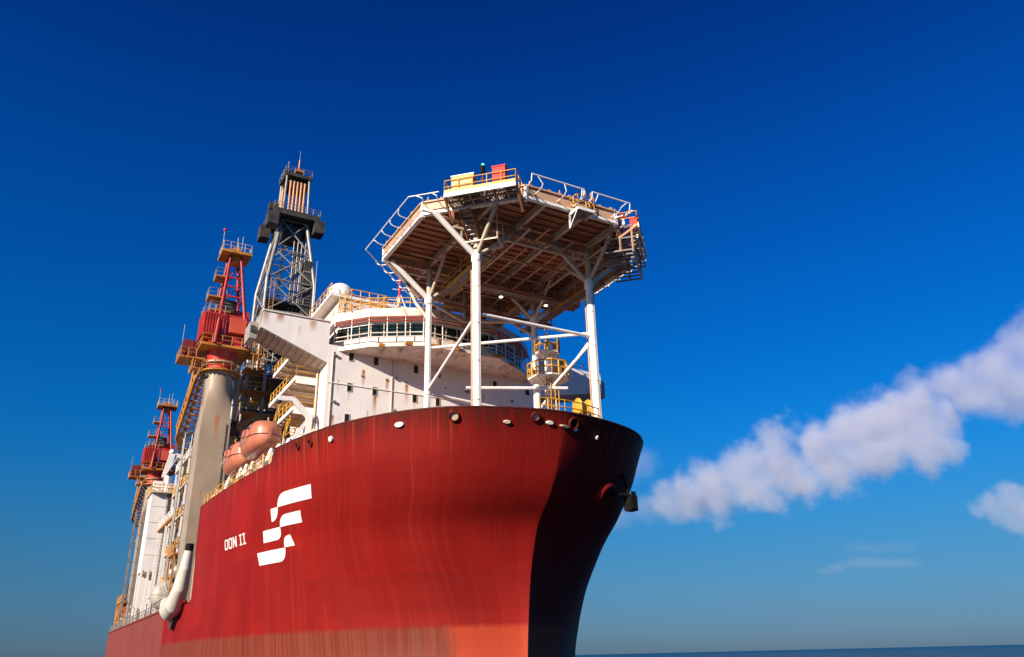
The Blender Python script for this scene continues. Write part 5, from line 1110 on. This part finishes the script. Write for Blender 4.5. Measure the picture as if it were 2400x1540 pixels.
# ------------------------------------------------------------------ clouds
def pixel_dir(x, y):
    u, v = x-1200, 770-y
    return (right*u + upv*v + Vd*1855).normalized()
def cloud(name, label, blobs, dist, dens, warp, nscale, lo=.12, hi=.55, flat=1.0, amp=.75):
    cs = []
    for (x, y, r) in blobs:
        d = pixel_dir(x, y); h = math.hypot(d.x, d.y)
        t = dist/h; cs.append((CAM + d*t, r*t/1855))
    mn = [min(c[i]-r*1.25 for c, r in cs) for i in range(3)]; mx = [max(c[i]+r*1.25 for c, r in cs) for i in range(3)]
    ctr = Vector([(a+b)/2 for a, b in zip(mn, mx)])
    # a closed lumpy shell: one ring of quads swept round the bounding ellipsoid
    me = bpy.data.meshes.new(name); vs_, fs_ = [], []
    # oriented box: long axis across the line of sight
    ax = Vector((ctr.x-CAM.x, ctr.y-CAM.y, 0)).normalized(); sx = Vector((ax.y, -ax.x, 0))
    al = [((c-ctr).dot(sx), (c-ctr).dot(ax), c.z-ctr.z, r) for c, r in cs]
    b0 = [min(a[i]-a[3]*1.2 for a in al) for i in range(3)]; b1 = [max(a[i]+a[3]*1.2 for a in al) for i in range(3)]
    for k in range(8):
        l = [b1[i] if (k >> i) & 1 else b0[i] for i in range(3)]
        vs_.append(sx*l[0] + ax*l[1] + Vector((0, 0, l[2])))
    fs_ = [(0, 2, 3, 1), (4, 5, 7, 6), (0, 1, 5, 4), (2, 6, 7, 3), (0, 4, 6, 2), (1, 3, 7, 5)]
    me.from_pydata(vs_, [], fs_); me.update()
    o = bpy.data.objects.new(name, me); COL.objects.link(o); o.location = ctr
    o['label'] = label; o['category'] = 'cloud'; o['group'] = 'clouds low over the sea'
    m = bpy.data.materials.new(name); m.use_nodes = True; t = m.node_tree; t.nodes.clear(); N = t.nodes.new; L = t.links.new
    ot = N('ShaderNodeOutputMaterial'); vol = N('ShaderNodeVolumePrincipled'); L(vol.outputs[0], ot.inputs['Volume'])
    vol.inputs['Color'].default_value = (.86, .85, .92, 1); vol.inputs['Anisotropy'].default_value = .0
    geo = N('ShaderNodeNewGeometry')
    n1 = N('ShaderNodeTexNoise'); n1.inputs['Scale'].default_value = nscale; n1.inputs['Detail'].default_value = 3; n1.inputs['Roughness'].default_value = .55
    L(geo.outputs['Position'], n1.inputs['Vector'])
    sub = N('ShaderNodeVectorMath'); sub.operation = 'SUBTRACT'; sub.inputs[1].default_value = (.5, .5, .5); L(n1.outputs['Color'], sub.inputs[0])
    sc_ = N('ShaderNodeVectorMath'); sc_.operation = 'SCALE'; sc_.inputs['Scale'].default_value = warp; L(sub.outputs[0], sc_.inputs[0])
    ad = N('ShaderNodeVectorMath'); ad.operation = 'ADD'; L(geo.outputs['Position'], ad.inputs[0]); L(sc_.outputs[0], ad.inputs[1])
    prev = None
    for c, r in cs:
        df = N('ShaderNodeVectorMath'); df.operation = 'SUBTRACT'; df.inputs[1].default_value = c; L(ad.outputs[0], df.inputs[0])
        ml = N('ShaderNodeVectorMath'); ml.operation = 'MULTIPLY'; ml.inputs[1].default_value = (1/r, 1/r, flat/r); L(df.outputs[0], ml.inputs[0])
        dl = N('ShaderNodeVectorMath'); dl.operation = 'LENGTH'; L(ml.outputs[0], dl.inputs[0])
        if prev is None: prev = dl.outputs['Value']
        else:
            mn_ = N('ShaderNodeMath'); mn_.operation = 'SMOOTH_MIN'; mn_.inputs[2].default_value = .6
            L(prev, mn_.inputs[0]); L(dl.outputs['Value'], mn_.inputs[1]); prev = mn_.outputs[0]
    n2 = N('ShaderNodeTexNoise'); n2.inputs['Scale'].default_value = nscale*3.0; n2.inputs['Detail'].default_value = 7; n2.inputs['Roughness'].default_value = .68
    L(geo.outputs['Position'], n2.inputs['Vector'])
    k = N('ShaderNodeMath'); k.operation = 'MULTIPLY_ADD'; k.inputs[1].default_value = amp; k.inputs[2].default_value = 1-amp*.5; L(n2.outputs['Fac'], k.inputs[0])
    s2 = N('ShaderNodeMath'); s2.operation = 'SUBTRACT'; L(k.outputs[0], s2.inputs[0]); L(prev, s2.inputs[1])
    mr = N('ShaderNodeMapRange'); mr.interpolation_type = 'SMOOTHSTEP'; mr.inputs[1].default_value = lo; mr.inputs[2].default_value = hi; mr.inputs[3].default_value = 0; mr.inputs[4].default_value = dens
    L(s2.outputs[0], mr.inputs[0]); L(mr.outputs[0], vol.inputs['Density'])
    me.materials.append(m)
    return o
CD = 3000
cloud('cloud', 'long heaped cumulus bank climbing from the bow towards the picture edge',
      [(1545, 1172, 40), (1600, 1158, 56), (1650, 1128, 66), (1690, 1165, 56), (1745, 1105, 62), (1780, 1155, 66), (1815, 1030, 46), (1830, 1095, 70), (1880, 1130, 66), (1920, 1040, 76), (1960, 1095, 74), (2000, 990, 74),
       (2060, 1060, 80), (2080, 975, 78), (2150, 985, 74), (2150, 1060, 70), (2215, 1045, 56), (2235, 985, 44)],
      CD, .0095, 210, 1/250., lo=.08, hi=.60, amp=1.35)
cloud('cloud', 'pale cumulus bank cut off by the picture edge above the long one',
      [(2150, 905, 50), (2230, 895, 66), (2300, 910, 74), (2330, 860, 70), (2400, 900, 84), (2370, 800, 52), (2430, 780, 66), (2480, 860, 90), (2260, 945, 50)],
      CD*1.03, .0065, 210, 1/250., lo=.06, hi=.66, amp=1.4)
cloud('cloud', 'small ragged cloud at the picture edge below the long bank',
      [(2295, 1205, 22), (2330, 1185, 34), (2370, 1160, 36), (2375, 1200, 42), (2420, 1185, 46), (2440, 1220, 40)], CD*.8, .011, 120, 1/150., lo=.10, hi=.66, amp=1.5)
cloud('cloud', 'faint flat wisp of cloud low over the horizon',
      [(1960, 1335, 60), (2040, 1328, 90), (2110, 1322, 70)], CD*1.5, .0008, 160, 1/320., lo=.0, hi=.9, flat=5., amp=1.2)
cloud('cloud', 'thin pale veil of cloud just above the faint flat wisp',
      [(2030, 1285, 60), (2100, 1275, 60)], CD*1.5, .0005, 160, 1/320., lo=.0, hi=.9, flat=3., amp=1.2)
cloud('cloud', 'small soft puff of cloud right beside the bow',
      [(1480, 1090, 56), (1515, 1085, 44)], CD*1.1, .003, 130, 1/210., lo=.05, hi=.9, amp=1.2)
cloud('cloud', 'thin hazy tail of cloud trailing from the long bank down to the bow',
      [(1440, 1215, 60), (1510, 1190, 66), (1580, 1190, 60), (1660, 1180, 60)], CD*1.05, .0026, 120, 1/190., lo=.05, hi=.9, amp=1.1, flat=1.4)
